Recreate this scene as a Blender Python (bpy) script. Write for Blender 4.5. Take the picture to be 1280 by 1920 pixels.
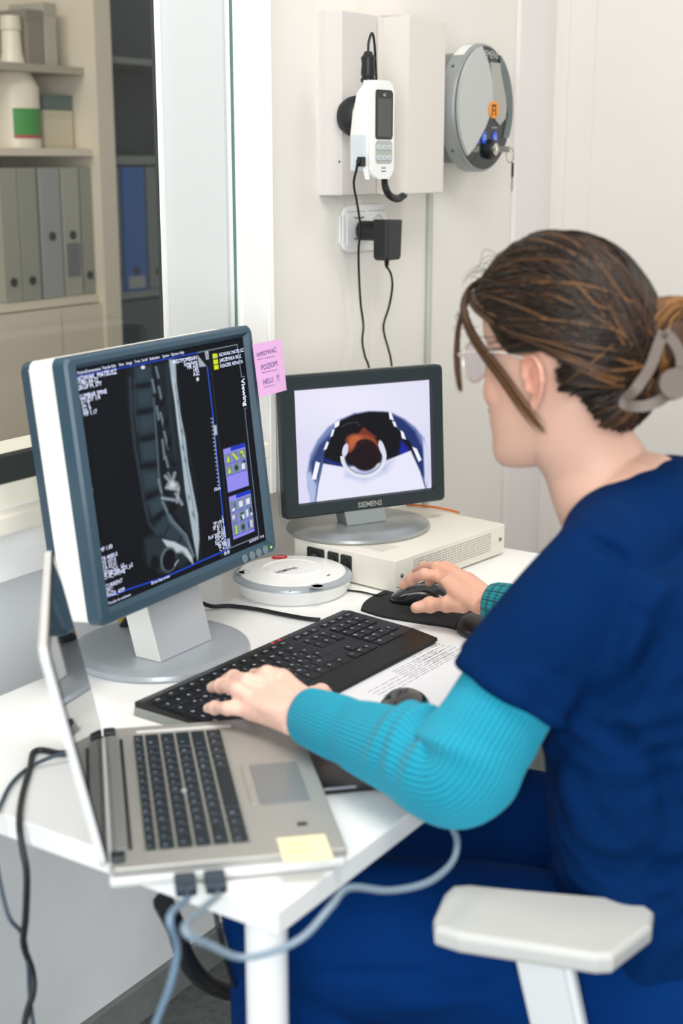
import bpy, bmesh, math, random
import numpy as np
from mathutils import Vector, Matrix, Euler

for _o in list(bpy.data.objects):
    bpy.data.objects.remove(_o)
SC = bpy.context.scene
COL = SC.collection
rnd = random.Random(7)

# ---------------------------------------------------------------- camera
FPX, CXP, CYP = 2600.0, 640.0, 960.0          # focal length in pixels of the 1280x1920 frame
PITCH = math.atan(660 / FPX)
YAW = math.atan(1760 / (FPX / math.cos(PITCH)))   # heading measured from +x (along the wall) towards +y (the wall)
CAM = np.array([0.0, 0.0, 1.41])
_h = np.array([math.cos(YAW), math.sin(YAW), 0])
CF = _h * math.cos(PITCH) + np.array([0, 0, -math.sin(PITCH)])
CR = np.array([math.sin(YAW), -math.cos(YAW), 0])
CU = np.cross(CR, CF)
cam_data = bpy.data.cameras.new('camera')
cam = bpy.data.objects.new('camera', cam_data)
COL.objects.link(cam)
cam.matrix_world = Matrix(((CR[0], CU[0], -CF[0], CAM[0]), (CR[1], CU[1], -CF[1], CAM[1]), (CR[2], CU[2], -CF[2], CAM[2]), (0, 0, 0, 1)))
cam_data.sensor_fit = 'VERTICAL'
cam_data.sensor_height = 36.0
cam_data.lens = FPX / 1920 * 36
cam_data.clip_start = 0.05
cam_data.dof.use_dof = True
cam_data.dof.focus_distance = 2.12
cam_data.dof.aperture_fstop = 3.4
cam_data.dof.aperture_blades = 9
SC.camera = cam

def ray(x, y): return CF + CR * (x - CXP) / FPX - CU * (y - CYP) / FPX
def onz(x, y, z): d = ray(x, y); return CAM + d * ((z - CAM[2]) / d[2])
def ony(x, y, Y): d = ray(x, y); return CAM + d * ((Y - CAM[1]) / d[1])
def onx(x, y, X): d = ray(x, y); return CAM + d * ((X - CAM[0]) / d[0])
def atd(x, y, D): return CAM + ray(x, y) * D
def proj(P):
    v = np.array(P) - CAM; z = v @ CF
    return (CXP + FPX * (v @ CR) / z, CYP - FPX * (v @ CU) / z, z)

# ---------------------------------------------------------------- light and exposure
world = bpy.data.worlds.new('world'); SC.world = world; world.use_nodes = True
world.node_tree.nodes['Background'].inputs[0].default_value = (0.95, 0.98, 1.0, 1)
world.node_tree.nodes['Background'].inputs[1].default_value = 0.36
SC.view_settings.view_transform = 'Standard'
SC.view_settings.look = 'None'
SC.view_settings.exposure = 0.0
SC.view_settings.gamma = 1.0
SC.view_settings.use_curve_mapping = False

def area(name, loc, target, sx, sy, power, col=(1, 1, 1)):
    l = bpy.data.lights.new(name, 'AREA'); l.shape = 'RECTANGLE'; l.size = sx; l.size_y = sy; l.energy = power; l.color = col
    o = bpy.data.objects.new(name, l); COL.objects.link(o); o.location = loc
    d = Vector(target) - Vector(loc); o.rotation_euler = d.to_track_quat('-Z', 'Y').to_euler()
    return o
area('ceiling_panel_light', (1.0, 0.25, 2.75), (1.3, 0.6, 0), 1.0, 1.0, 31, (1.0, 0.96, 0.90))
area('ceiling_panel_light', (3.0, -0.9, 2.75), (3.0, -0.4, 0), 1.2, 1.2, 26, (1.0, 0.94, 0.86))
area('daylight_window_light', (-1.2, -0.6, 1.5), (1.0, 1.35, 0.7), 1.5, 1.9, 84, (0.93, 0.97, 1.0))
area('scanner_room_light', (0.9, 2.05, 2.6), (1.9, 2.2, 0.6), 0.9, 0.6, 19, (1.0, 0.95, 0.88))

# ---------------------------------------------------------------- materials
def lin(c):
    c = np.asarray(c, float) / 255.0
    return np.where(c <= 0.04045, c / 12.92, ((c + 0.055) / 1.055) ** 2.4)
MATS = {}
def mat(name, rgb, rough=0.5, metal=0.0, noise=0.0, scale=40, bump=0.0, bscale=200, coat=0.0, spec=0.5, emit=0.0, alpha=1.0, trans=0.0, sheen=0.0):
    if name in MATS: return MATS[name]
    m = bpy.data.materials.new(name); m.use_nodes = True; nt = m.node_tree; b = nt.nodes['Principled BSDF']
    c = [*lin(rgb), 1]
    b.inputs['Base Color'].default_value = c; b.inputs['Roughness'].default_value = rough; b.inputs['Metallic'].default_value = metal
    b.inputs['Coat Weight'].default_value = coat; b.inputs['Specular IOR Level'].default_value = spec
    b.inputs['Transmission Weight'].default_value = trans; b.inputs['Alpha'].default_value = alpha
    b.inputs['Sheen Weight'].default_value = sheen
    if emit:
        b.inputs['Emission Color'].default_value = c; b.inputs['Emission Strength'].default_value = emit
    tc = nt.nodes.new('ShaderNodeTexCoord')
    if noise:
        n = nt.nodes.new('ShaderNodeTexNoise'); n.inputs['Scale'].default_value = scale; n.inputs['Detail'].default_value = 5
        nt.links.new(tc.outputs['Object'], n.inputs['Vector'])
        r = nt.nodes.new('ShaderNodeMapRange'); r.inputs[1].default_value = 0.3; r.inputs[2].default_value = 0.7
        r.inputs[3].default_value = 1 - noise; r.inputs[4].default_value = 1 + noise
        nt.links.new(n.outputs['Fac'], r.inputs[0])
        x = nt.nodes.new('ShaderNodeMix'); x.data_type = 'RGBA'; x.blend_type = 'MULTIPLY'; x.inputs[0].default_value = 1.0
        x.inputs[6].default_value = c; nt.links.new(r.outputs[0], x.inputs[7]); nt.links.new(x.outputs[2], b.inputs['Base Color'])
    if bump:
        n = nt.nodes.new('ShaderNodeTexNoise'); n.inputs['Scale'].default_value = bscale; n.inputs['Detail'].default_value = 3
        nt.links.new(tc.outputs['Object'], n.inputs['Vector'])
        bp = nt.nodes.new('ShaderNodeBump'); bp.inputs['Strength'].default_value = bump; bp.inputs['Distance'].default_value = 0.002
        nt.links.new(n.outputs['Fac'], bp.inputs['Height']); nt.links.new(bp.outputs[0], b.inputs['Normal'])
    MATS[name] = m; return m
def attr_mat(name, rough=0.5, emit=0.0, spec=0.5, sheen=0.0, bump=0.0, bscale=300, aniso=0.0, sss=0.0, attr='Col'):
    if name in MATS: return MATS[name]
    m = bpy.data.materials.new(name); m.use_nodes = True; nt = m.node_tree; b = nt.nodes['Principled BSDF']
    a = nt.nodes.new('ShaderNodeAttribute'); a.attribute_name = attr
    if emit:
        b.inputs['Base Color'].default_value = (0.01, 0.01, 0.012, 1)
        nt.links.new(a.outputs['Color'], b.inputs['Emission Color']); b.inputs['Emission Strength'].default_value = emit
    else:
        nt.links.new(a.outputs['Color'], b.inputs['Base Color'])
    b.inputs['Roughness'].default_value = rough; b.inputs['Specular IOR Level'].default_value = spec; b.inputs['Sheen Weight'].default_value = sheen
    if aniso: b.inputs['Anisotropic'].default_value = aniso
    if sss:
        b.inputs['Subsurface Weight'].default_value = sss; b.inputs['Subsurface Radius'].default_value = (0.012, 0.005, 0.003); b.inputs['Subsurface Scale'].default_value = 1.0
    if bump:
        tc = nt.nodes.new('ShaderNodeTexCoord')
        n = nt.nodes.new('ShaderNodeTexNoise'); n.inputs['Scale'].default_value = bscale
        nt.links.new(tc.outputs['Object'], n.inputs['Vector'])
        bp = nt.nodes.new('ShaderNodeBump'); bp.inputs['Strength'].default_value = bump; bp.inputs['Distance'].default_value = 0.001
        nt.links.new(n.outputs['Fac'], bp.inputs['Height']); nt.links.new(bp.outputs[0], b.inputs['Normal'])
    MATS[name] = m; return m

# ---------------------------------------------------------------- object helpers
def tag(o, label=None, cat=None, group=None, kind=None):
    if label: o['label'] = label
    if cat: o['category'] = cat
    if group: o['group'] = group
    if kind: o['kind'] = kind
    return o
def thing(name, label, cat, loc=(0, 0, 0), rot=(0, 0, 0), group=None):
    o = bpy.data.objects.new(name, None); COL.objects.link(o)
    o.location = loc; o.rotation_euler = rot; o.empty_display_size = 0.02
    return tag(o, label, cat, group)
def link(name, me, m, parent=None, label=None, smooth=False):
    if m is not None:
        me.materials.clear(); me.materials.append(m)
    if smooth:
        for p in me.polygons: p.use_smooth = True
    o = bpy.data.objects.new(name, me); COL.objects.link(o)
    if parent is not None: o.parent = parent
    if label: o['label'] = label
    return o
def mesh(name, V, Fc):
    me = bpy.data.meshes.new(name); me.from_pydata([tuple(map(float, v)) for v in V], [], [tuple(f) for f in Fc]); me.update(); return me
def bm_mesh(name, bm):
    me = bpy.data.meshes.new(name); bmesh.ops.recalc_face_normals(bm, faces=bm.faces[:]); bm.to_mesh(me); bm.free(); return me
def add_box(bm, lo, hi, bev=0.0, seg=2, M=None):
    vs = [bm.verts.new((x, y, z)) for x in (lo[0], hi[0]) for y in (lo[1], hi[1]) for z in (lo[2], hi[2])]
    fs = [(0, 1, 3, 2), (4, 6, 7, 5), (0, 4, 5, 1), (2, 3, 7, 6), (0, 2, 6, 4), (1, 5, 7, 3)]
    F = [bm.faces.new([vs[i] for i in f]) for f in fs]
    geom = vs
    if bev > 0:
        es = list({e for f in F for e in f.edges})
        r = bmesh.ops.bevel(bm, geom=es, offset=bev, segments=seg, affect='EDGES', profile=0.5)
        geom = list({v for f in r['faces'] for v in f.verts} | {v for v in vs if v.is_valid})
    if M is not None: bmesh.ops.transform(bm, matrix=M, verts=geom)
def box(name, lo, hi, m, parent=None, bev=0.0, seg=2, label=None, M=None):
    bm = bmesh.new(); add_box(bm, lo, hi, bev, seg, M)
    return link(name, bm_mesh(name, bm), m, parent, label, smooth=False)
def prism_bm(bm, pts, z0, z1, bev=0.0, seg=2, M=None):
    b = [bm.verts.new((x, y, z0)) for x, y in pts]; t = [bm.verts.new((x, y, z1)) for x, y in pts]
    n = len(pts); F = [bm.faces.new(b[::-1]), bm.faces.new(t)]
    for i in range(n): F.append(bm.faces.new((b[i], b[(i + 1) % n], t[(i + 1) % n], t[i])))
    geom = b + t
    if bev:
        es = list(set(F[0].edges) | set(F[1].edges))
        r = bmesh.ops.bevel(bm, geom=es, offset=bev, segments=seg, affect='EDGES', profile=0.5)
        geom = list({v for f in r['faces'] for v in f.verts} | {v for v in geom if v.is_valid})
    if M is not None: bmesh.ops.transform(bm, matrix=M, verts=geom)
def prism(name, pts, z0, z1, m, parent=None, bev=0.0, seg=2, label=None, M=None, smooth=False):
    bm = bmesh.new(); prism_bm(bm, pts, z0, z1, bev, seg, M)
    return link(name, bm_mesh(name, bm), m, parent, label, smooth)
def rrect(w, h, r, n=6, cx=0, cy=0):
    P = []
    for k, (sx, sy) in enumerate(((1, 1), (-1, 1), (-1, -1), (1, -1))):
        for i in range(n + 1):
            a = math.pi / 2 * (k + i / n)
            P.append((cx + sx * (w / 2 - r) + r * math.cos(a), cy + sy * (h / 2 - r) + r * math.sin(a)))
    return P
def ell(rx, ry, n=64, cx=0, cy=0):
    return [(cx + rx * math.cos(2 * math.pi * i / n), cy + ry * math.sin(2 * math.pi * i / n)) for i in range(n)]
def lathe_bm(bm, prof, n=48, M=None, sx=1, sy=1):
    rings = []; nv = []
    for r, z in prof:
        if r < 1e-6: ring = [bm.verts.new((0, 0, z))]
        else: ring = [bm.verts.new((sx * r * math.cos(2 * math.pi * i / n), sy * r * math.sin(2 * math.pi * i / n), z)) for i in range(n)]
        rings.append(ring); nv += ring
    for a, b in zip(rings, rings[1:]):
        for i in range(n):
            j = (i + 1) % n
            if len(a) == 1 and len(b) == 1: continue
            if len(a) == 1: bm.faces.new((a[0], b[i], b[j]))
            elif len(b) == 1: bm.faces.new((a[i], a[j], b[0]))
            else: bm.faces.new((a[i], a[j], b[j], b[i]))
    if len(rings[0]) > 1: bm.faces.new(rings[0][::-1])
    if len(rings[-1]) > 1: bm.faces.new(rings[-1])
    if M is not None: bmesh.ops.transform(bm, matrix=M, verts=nv)
def sharp(o, ang=35):
    me = o.data
    for p in me.polygons: p.use_smooth = True
    try: me.set_sharp_from_angle(angle=math.radians(ang))
    except Exception: pass
    return o
def lathe(name, prof, m, parent=None, n=48, label=None, M=None, sx=1, sy=1, ang=35):
    bm = bmesh.new(); lathe_bm(bm, prof, n, M, sx, sy)
    return sharp(link(name, bm_mesh(name, bm), m, parent, label), ang)
def crom(P, k=8, closed=False):
    P = [np.array(p, float) for p in P]
    if len(P) < 3: return [P[0] + (P[1] - P[0]) * i / k for i in range(k + 1)]
    Q = [2 * P[0] - P[1]] + P + [2 * P[-1] - P[-2]]
    out = []
    for i in range(1, len(Q) - 2):
        p0, p1, p2, p3 = Q[i - 1:i + 3]
        for j in range(k):
            t = j / k
            out.append(0.5 * ((2 * p1) + (-p0 + p2) * t + (2 * p0 - 5 * p1 + 4 * p2 - p3) * t * t + (-p0 + 3 * p1 - 3 * p2 + p3) * t ** 3))
    out.append(P[-1]); return out
def frames(path):
    path = np.array(path); n = len(path)
    T = np.gradient(path, axis=0); T /= np.linalg.norm(T, axis=1)[:, None] + 1e-12
    up = np.array([0, 0, 1.0]) if abs(T[0][2]) < 0.9 else np.array([0, 1.0, 0])
    N = [np.cross(T[0], up)]; N[0] /= np.linalg.norm(N[0])
    for i in range(1, n):
        v = N[-1] - T[i] * (N[-1] @ T[i]); N.append(v / (np.linalg.norm(v) + 1e-12))
    N = np.array(N); B = np.cross(T, N); return T, N, B
def tube_vf(path, rad, n=10, cap=True, off=0):
    path = np.array(path); T, N, B = frames(path); V = []; Fc = []
    rr = rad if hasattr(rad, '__len__') else [rad] * len(path)
    for i, p in enumerate(path):
        for k in range(n):
            a = 2 * math.pi * k / n
            V.append(p + rr[i] * (N[i] * math.cos(a) + B[i] * math.sin(a)))
    for i in range(len(path) - 1):
        for k in range(n):
            j = (k + 1) % n
            Fc.append((off + i * n + k, off + i * n + j, off + (i + 1) * n + j, off + (i + 1) * n + k))
    if cap:
        Fc.append(tuple(off + k for k in range(n))[::-1]); Fc.append(tuple(off + (len(path) - 1) * n + k for k in range(n)))
    return V, Fc
def tube(name, pts, r, m, parent=None, n=10, k=8, label=None, smoothpath=True):
    path = crom(pts, k) if smoothpath else pts
    V, Fc = tube_vf(path, r, n)
    return sharp(link(name, mesh(name, V, Fc), m, parent, label), 60)
FONT_CACHE = {}
def text_vf(body, size, align='LEFT', bold=0.0, sx=1.0):
    cu = bpy.data.curves.new('t', 'FONT'); cu.body = body; cu.size = size; cu.align_x = align; cu.align_y = 'CENTER'; cu.resolution_u = 2
    cu.offset = bold * size
    o = bpy.data.objects.new('t', cu); COL.objects.link(o)
    dg = bpy.context.evaluated_depsgraph_get(); dg.update()
    me = bpy.data.meshes.new_from_object(o.evaluated_get(dg))
    V = [(v.co.x * sx, v.co.y, 0) for v in me.vertices]; Fc = [tuple(p.vertices) for p in me.polygons]
    bpy.data.objects.remove(o); bpy.data.curves.remove(cu); bpy.data.meshes.remove(me)
    return V, Fc
class Bag:
    """collects flat pieces (text, rectangles) given by 4x4 placement, to become one mesh"""
    def __init__(s): s.V = []; s.F = []
    def add(s, V, Fc, M=None):
        o = len(s.V)
        for v in V:
            w = Vector(v); w = M @ w if M is not None else w; s.V.append(tuple(w))
        s.F += [tuple(i + o for i in f) for f in Fc]
    def text(s, body, size, M, align='LEFT', bold=0.0, sx=1.0): s.add(*text_vf(body, size, align, bold, sx), M)
    def rect(s, x0, y0, x1, y1, M=None, z=0): s.add([(x0, y0, z), (x1, y0, z), (x1, y1, z), (x0, y1, z)], [(0, 1, 2, 3)], M)
    def poly(s, P, M=None, z=0): s.add([(x, y, z) for x, y in P], [tuple(range(len(P)))], M)
    def build(s, name, m, parent=None, label=None): return link(name, mesh(name, s.V, s.F), m, parent, label)
def TR(x=0, y=0, z=0, rx=0, ry=0, rz=0, s=1):
    return Matrix.Translation((x, y, z)) @ Euler((rx, ry, rz)).to_matrix().to_4x4() @ Matrix.Scale(s, 4)
def copy_tree(o, parent=None):
    c = o.copy(); COL.objects.link(c); c.parent = parent
    for ch in [x for x in bpy.data.objects if x.parent == o]: copy_tree(ch, c)
    return c
def rot_to(u, v, w, loc):
    """matrix whose columns are the world directions of local x, y, z"""
    return Matrix(((u[0], v[0], w[0], loc[0]), (u[1], v[1], w[1], loc[1]), (u[2], v[2], w[2], loc[2]), (0, 0, 0, 1)))
STD = Matrix.Rotation(math.pi / 2, 4, 'X')      # stands an xy drawing upright facing -y

# ---------------------------------------------------------------- painting of pictures shown on screens (colour attribute on a fine grid)
class Paint:
    def __init__(s, X, Y, bg): s.X = X; s.Y = Y; s.C = np.tile(lin(bg), (len(X), 1))
    def blend(s, a, rgb): a = np.clip(a, 0, 1)[:, None]; s.C = s.C * (1 - a) + lin(rgb) * a
    def ell(s, cx, cy, rx, ry, rgb, rot=0, soft=2, op=1):
        c, q = math.cos(math.radians(rot)), math.sin(math.radians(rot)); dx = s.X - cx; dy = s.Y - cy
        u = (dx * c + dy * q) / rx; v = (-dx * q + dy * c) / ry
        d = (np.sqrt(u * u + v * v) - 1) * min(rx, ry); s.blend(op * (0.5 - d / (2 * soft)), rgb)
    def ring(s, cx, cy, rx, ry, w, rgb, a0=-180, a1=180, soft=2, op=1):
        u = (s.X - cx) / rx; v = (s.Y - cy) / ry; an = np.degrees(np.arctan2(v, u))
        d = np.abs(np.sqrt(u * u + v * v) - 1) * min(rx, ry) - w / 2
        s.blend(op * (0.5 - d / (2 * soft)) * ((an > a0) & (an < a1)), rgb)
    def segd(s, a, b):
        ax, ay = a; bx, by = b; dx = bx - ax; dy = by - ay
        t = np.clip(((s.X - ax) * dx + (s.Y - ay) * dy) / (dx * dx + dy * dy + 1e-9), 0, 1)
        return np.hypot(s.X - ax - t * dx, s.Y - ay - t * dy)
    def line(s, P, w, rgb, soft=1.5, op=1):
        d = np.min([s.segd(a, b) for a, b in zip(P, P[1:])], axis=0) - w / 2; s.blend(op * (0.5 - d / (2 * soft)), rgb)
    def poly(s, P, rgb, soft=1.5, op=1):
        d = np.min([s.segd(a, b) for a, b in zip(P, P[1:] + P[:1])], axis=0); ins = np.zeros(len(s.X), bool)
        for (x1, y1), (x2, y2) in zip(P, P[1:] + P[:1]):
            if y1 == y2: continue
            c = ((y1 > s.Y) != (y2 > s.Y)) & (s.X < (x2 - x1) * (s.Y - y1) / (y2 - y1) + x1); ins ^= c
        d = np.where(ins, -d, d); s.blend(op * (0.5 - d / (2 * soft)), rgb)
def homog(src, dst):
    A = []
    for (x, y), (u, v) in zip(src, dst):
        A += [[x, y, 1, 0, 0, 0, -u * x, -u * y, -u], [0, 0, 0, x, y, 1, -v * x, -v * y, -v]]
    return np.linalg.svd(np.array(A))[2][-1].reshape(3, 3)
def happ(H, x, y):
    w = H[2, 0] * x + H[2, 1] * y + H[2, 2]; return (H[0, 0] * x + H[0, 1] * y + H[0, 2]) / w, (H[1, 0] * x + H[1, 1] * y + H[1, 2]) / w
def picture(name, w, h, step, H, bg, painter, m, parent, M):
    nx, ny = int(w / step) + 1, int(h / step) + 1
    S, T = np.meshgrid(np.linspace(0, 1, nx), np.linspace(0, 1, ny)); S = S.ravel(); T = T.ravel()
    X, Y = happ(H, S, T); p = Paint(X, Y, bg); painter(p)
    V = np.stack([(S - 0.5) * w, (0.5 - T) * h, np.zeros_like(S)], 1)
    Mn = np.array(M); V = V @ Mn[:3, :3].T + Mn[:3, 3]
    idx = np.arange(nx * ny).reshape(ny, nx); F4 = np.stack([idx[1:, :-1], idx[1:, 1:], idx[:-1, 1:], idx[:-1, :-1]], -1).reshape(-1, 4)
    me = bpy.data.meshes.new(name); me.from_pydata(V.tolist(), [], F4.tolist())
    ca = me.color_attributes.new('Col', 'FLOAT_COLOR', 'POINT'); ca.data.foreach_set('color', np.concatenate([p.C, np.ones((len(p.C), 1))], 1).ravel().astype(np.float32))
    return link(name, me, m, parent)
# ================================================================ ROOM
M_wall = mat('painted_wall', (236, 232, 225), 0.55, noise=0.012, scale=6, bump=0.05, bscale=160)
M_wall2 = mat('painted_panel', (240, 240, 238), 0.45, noise=0.01, scale=5, bump=0.04, bscale=120)
M_low = mat('lower_wall_paint', (236, 238, 239), 0.6, noise=0.04, scale=7, bump=0.08, bscale=90)
M_trim = mat('lilac_white_trim', (236, 229, 228), 0.5)
M_floor = mat('grey_vinyl_floor', (96, 100, 98), 0.6, noise=0.25, scale=60, bump=0.05)
M_sill = mat('cream_sill', (232, 228, 214), 0.45)
M_gask = mat('dark_gasket', (38, 46, 46), 0.5)
M_beige = mat('beige_paint', (206, 194, 170), 0.6, noise=0.03, scale=3)

def struct(o): o['kind'] = 'structure'; return o
def sbox(name, lo, hi, m, bev=0.0): return struct(box(name, lo, hi, m, None, bev))

WY = 1.42            # plane of the wall that carries the socket
PY = 1.33            # plane of the thicker window wall
XG = float(ony(453, 600, PY)[0])        # right edge of the glass
XP = float(ony(512, 800, PY)[0])        # right end of the thick window wall
ZG = float(ony(0, 868, PY)[2])
ZSILL = float(ony(0, 950, PY)[2])
ZP = 0.872
XC = 3.03            # corner with the far wall
sbox('floor', (-1.5, -2.5, -0.05), (3.2, 4.2, 0.0), M_floor)
sbox('wall_back', (XP - 0.03, WY, 0.0), (XC + 0.1, WY + 0.05, 2.9), M_wall)
# window wall: panel below the opening, above it, and the strip to its right
sbox('wall_left', (-1.5, WY, 0.0), (XP - 0.03, WY + 0.2, ZP), M_low)
bm = bmesh.new()
add_box(bm, (-1.5, PY, ZP), (XG, WY + 0.2, ZG - 0.06))
add_box(bm, (-1.5, PY, 2.35), (XP, WY + 0.2, 2.9))
add_box(bm, (XG + 0.0015, PY, ZP), (XP, WY + 0.05, 2.35), bev=0.004)
struct(link('wall_left', bm_mesh('wall_left', bm), M_wall2))
sbox('wall_right', (XC, -2.5, 0.0), (XC + 0.1, WY, 2.9), M_wall)
sbox('trim_1', (float(ony(962, 200, WY)[0]), WY - 0.012, 0.0), (XC, WY, 2.9), M_trim, 0.002)
sbox('trim_2', (XC - 0.008, float(onx(1108, 300, XC)[1]), 0), (XC, float(onx(1062, 300, XC)[1]), 2.9), M_wall, 0.001)
sbox('baseboard_left', (-1.5, WY - 0.012, 0.0), (XC, WY, 0.07), mat('grey_baseboard', (120, 124, 122), 0.6, noise=0.1), 0.002)
# sill ledge of the window
bm = bmesh.new()
add_box(bm, (-1.5, PY - 0.030, ZG - 0.088), (XG + 0.03, PY, ZG - 0.062), bev=0.003)
add_box(bm, (-1.5, PY - 0.012, ZSILL - 0.022), (XG + 0.03, PY, ZSILL - 0.012), bev=0.002)
struct(link('trim_3', bm_mesh('trim_3', bm), M_sill))
sbox('trim_4', (XP - 0.014, PY - 0.005, ZP), (XP + 0.002, PY, 2.35), M_wall2, 0.002)

# ---- window 1
w1 = struct(thing('window_1', None, None, (XG, PY + 0.02, ZG)))
def wloc(lo, hi): return (lo[0] - XG, lo[1] - PY - 0.02, lo[2] - ZG), (hi[0] - XG, hi[1] - PY - 0.02, hi[2] - ZG)
def wbox(name, lo, hi, m, bev=0.0): a, b = wloc(lo, hi); return struct(box(name, a, b, m, w1, bev))
wbox('window_sill', (-1.5, PY + 0.001, ZG - 0.06), (XG, PY + 0.22, ZG - 0.030), M_sill)
wbox('gasket', (-1.5, PY + 0.004, ZG - 0.030), (XG, PY + 0.022, ZG + 0.006), M_gask, 0.002)
wbox('gasket', (XG - 0.002, PY + 0.009, ZG - 0.030), (XG + 0.0015, PY + 0.012, 2.35), mat('green_glass_edge', (86, 120, 112), 0.3))
wbox('reveal', (XG - 0.004, PY + 0.024, ZG), (XG, PY + 0.150, 2.35), mat('reveal_paint', (212, 216, 218), .5))
jx = XG - 0.004
wbox('reveal_edge', (jx - 0.006, PY + 0.145, ZG), (jx, PY + 0.152, 2.35), M_wall2)
wbox('black_seal', (jx - 0.007, PY + 0.153, ZG), (jx - 0.001, PY + 0.158, 2.35), M_gask)
glass = bpy.data.materials.new('window_glass'); glass.use_nodes = True; nt = glass.node_tree; nt.nodes.remove(nt.nodes['Principled BSDF'])
tr = nt.nodes.new('ShaderNodeBsdfTransparent'); tr.inputs[0].default_value = (0.97, 0.975, 0.975, 1)
gl = nt.nodes.new('ShaderNodeBsdfGlossy'); gl.inputs['Roughness'].default_value = 0.02
fr = nt.nodes.new('ShaderNodeFresnel')
ge = nt.nodes.new('ShaderNodeNewGeometry'); mr = nt.nodes.new('ShaderNodeMapRange'); mr.inputs[3].default_value = 1.25; mr.inputs[4].default_value = 1 / 1.25
nt.links.new(ge.outputs['Backfacing'], mr.inputs[0]); nt.links.new(mr.outputs[0], fr.inputs[0])
mx = nt.nodes.new('ShaderNodeMixShader'); nt.links.new(fr.outputs[0], mx.inputs[0]); nt.links.new(tr.outputs[0], mx.inputs[1]); nt.links.new(gl.outputs[0], mx.inputs[2])
nt.links.new(mx.outputs[0], nt.nodes['Material Output'].inputs[0])
wbox('glass_pane', (-1.5, PY + 0.012, ZG), (XG - 0.002, PY + 0.018, 2.35), glass)

# ---- the room behind the glass; its shelf and contents stand in for a reflection
sbox('wall_back', (-1.5, 3.35, 0), (6.0, 3.45, 2.9), M_beige)
sbox('floor', (-1.5, WY + 0.2, -0.049), (6.0, 3.4, 0.001), M_floor)
SY = 2.55            # front plane of the shelf unit
def sx(px, py=300, Y=SY): return float(ony(px, py, Y)[0])
def sz(px, py, Y=SY): return float(ony(px, py, Y)[2])
M_shelf = mat('cream_laminate', (216, 205, 184), 0.5)
M_shelf_d = mat('dark_laminate', (58, 70, 70), 0.45)
M_back = mat('greige_back_panel', (168, 162, 142), 0.6)
cx = sx(196); z1 = sz(90, 278); z2 = sz(150, 555); z0 = sz(150, 125)
unit = thing('shelf_unit', 'cream open shelf unit with grey back standing in for a reflection in the window glass', 'shelf', (cx, SY, 0))
def u(lo, hi): return (lo[0] - cx, lo[1] - SY, lo[2]), (hi[0] - cx, hi[1] - SY, hi[2])
def ubox(name, lo, hi, m, **k): a, b = u(lo, hi); return box(name, a, b, m, unit, **k)
XL = sx(-140)
ubox('back_panel', (XL, SY + 0.34, z2 - 0.02), (sx(205), SY + 0.36, 2.4), M_back)
ubox('upright', (sx(176), SY - 0.02, 0), (sx(206), SY + 0.36, 2.4), M_shelf)
ubox('shelf_board', (XL, SY, z1 - 0.018), (sx(176), SY + 0.34, z1), M_shelf)
ubox('shelf_board', (XL, SY, z2 - 0.02), (sx(176), SY + 0.34, z2), M_shelf)
ubox('shelf_board', (XL, SY + 0.02, z0 - 0.018), (sx(176), SY + 0.34, z0), M_back)
ubox('door', (XL, SY - 0.01, 0.02), (sx(95), SY + 0.3, z2 - 0.024), M_shelf)
ubox('door', (sx(98), SY - 0.01, 0.02), (sx(176), SY + 0.3, z2 - 0.024), M_shelf)
XR = sx(760)
cab = thing('storage_cabinet', 'dark open cabinet beside the cream shelf unit behind the window glass', 'cabinet', (XR, SY, 0))
def cbox(name, lo, hi, m, **k): return box(name, (lo[0] - XR, lo[1] - SY, lo[2]), (hi[0] - XR, hi[1] - SY, hi[2]), m, cab, **k)
cbox('back_panel', (sx(207), SY + 0.3, 0), (XR, SY + 0.32, 2.4), M_shelf_d)
cbox('door', (sx(207), SY, 0.0), (XR, SY + 0.29, z2 - 0.03), M_shelf_d)
zr1 = sz(250, 292)
M_board = mat('grey_board', (112, 118, 112), 0.5)
for zz, th in ((zr1, 0.022), (z2 - 0.005, 0.02), (sz(250, 108), 0.016)):
    cbox('shelf_board', (sx(207), SY + 0.01, zz - th), (XR, SY + 0.3, zz), M_board)

def binder(pxa, pxb, ztop, rgb, label, grp, hole_z, zbot, lab=None):
    x0, x1 = sx(pxa), sx(pxb); w = x1 - x0
    t = thing('binder', label, 'binder', ((x0 + x1) / 2, SY + 0.01, zbot), group=grp)
    h = ztop - zbot
    mm = mat('binder_%d_%d_%d' % rgb, rgb, 0.5)
    box('cover', (-w / 2 + 0.002, 0, 0.001), (w / 2 - 0.002, 0.27, h), mm, t, bev=0.002)
    lathe('finger_hole', [(0.0, 0), (0.011, 0), (0.011, 0.002), (0.006, 0.002), (0.006, 0.001), (0, 0.001)], mat('binder_ring', (52, 54, 52), 0.4, metal=0.3), t, n=20, M=TR(0, -0.0005, hole_z, rx=math.pi / 2))
    if lab: box('spine_label', (-w * 0.36, -0.001, lab[0]), (w * 0.36, 0.0005, lab[1]), mat('spine_label_%d' % lab[2], (lab[2],) * 3, 0.7), t)
zt = sz(120, 314)
L = 'grey binders standing in for a reflection in the window glass'
for a, b, rgb, lb, hz, la in (
    (0, 36, (150, 150, 136), 'dull grey binder at the left end of the row behind the glass', 0.05, None),
    (36, 72, (146, 146, 134), 'dull grey binder second from the left end of the row behind the glass', 0.05, None),
    (76, 116, (150, 150, 148), 'lilac-grey binder with the ring hole high on its spine behind the glass', 0.155, None),
    (118, 152, (158, 158, 146), 'pale binder with a dark grey spine label behind the glass', 0.155, (0.05, 0.135, 108)),
    (154, 175, (142, 144, 132), 'narrow grey-green binder beside the cream upright behind the glass', 0.05, None)):
    binder(a, b, zt, rgb, lb, L, hz, z2, la)
L2 = 'binders in the dark cabinet standing in for a reflection in the window glass'
zb = z2 - 0.005
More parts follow.
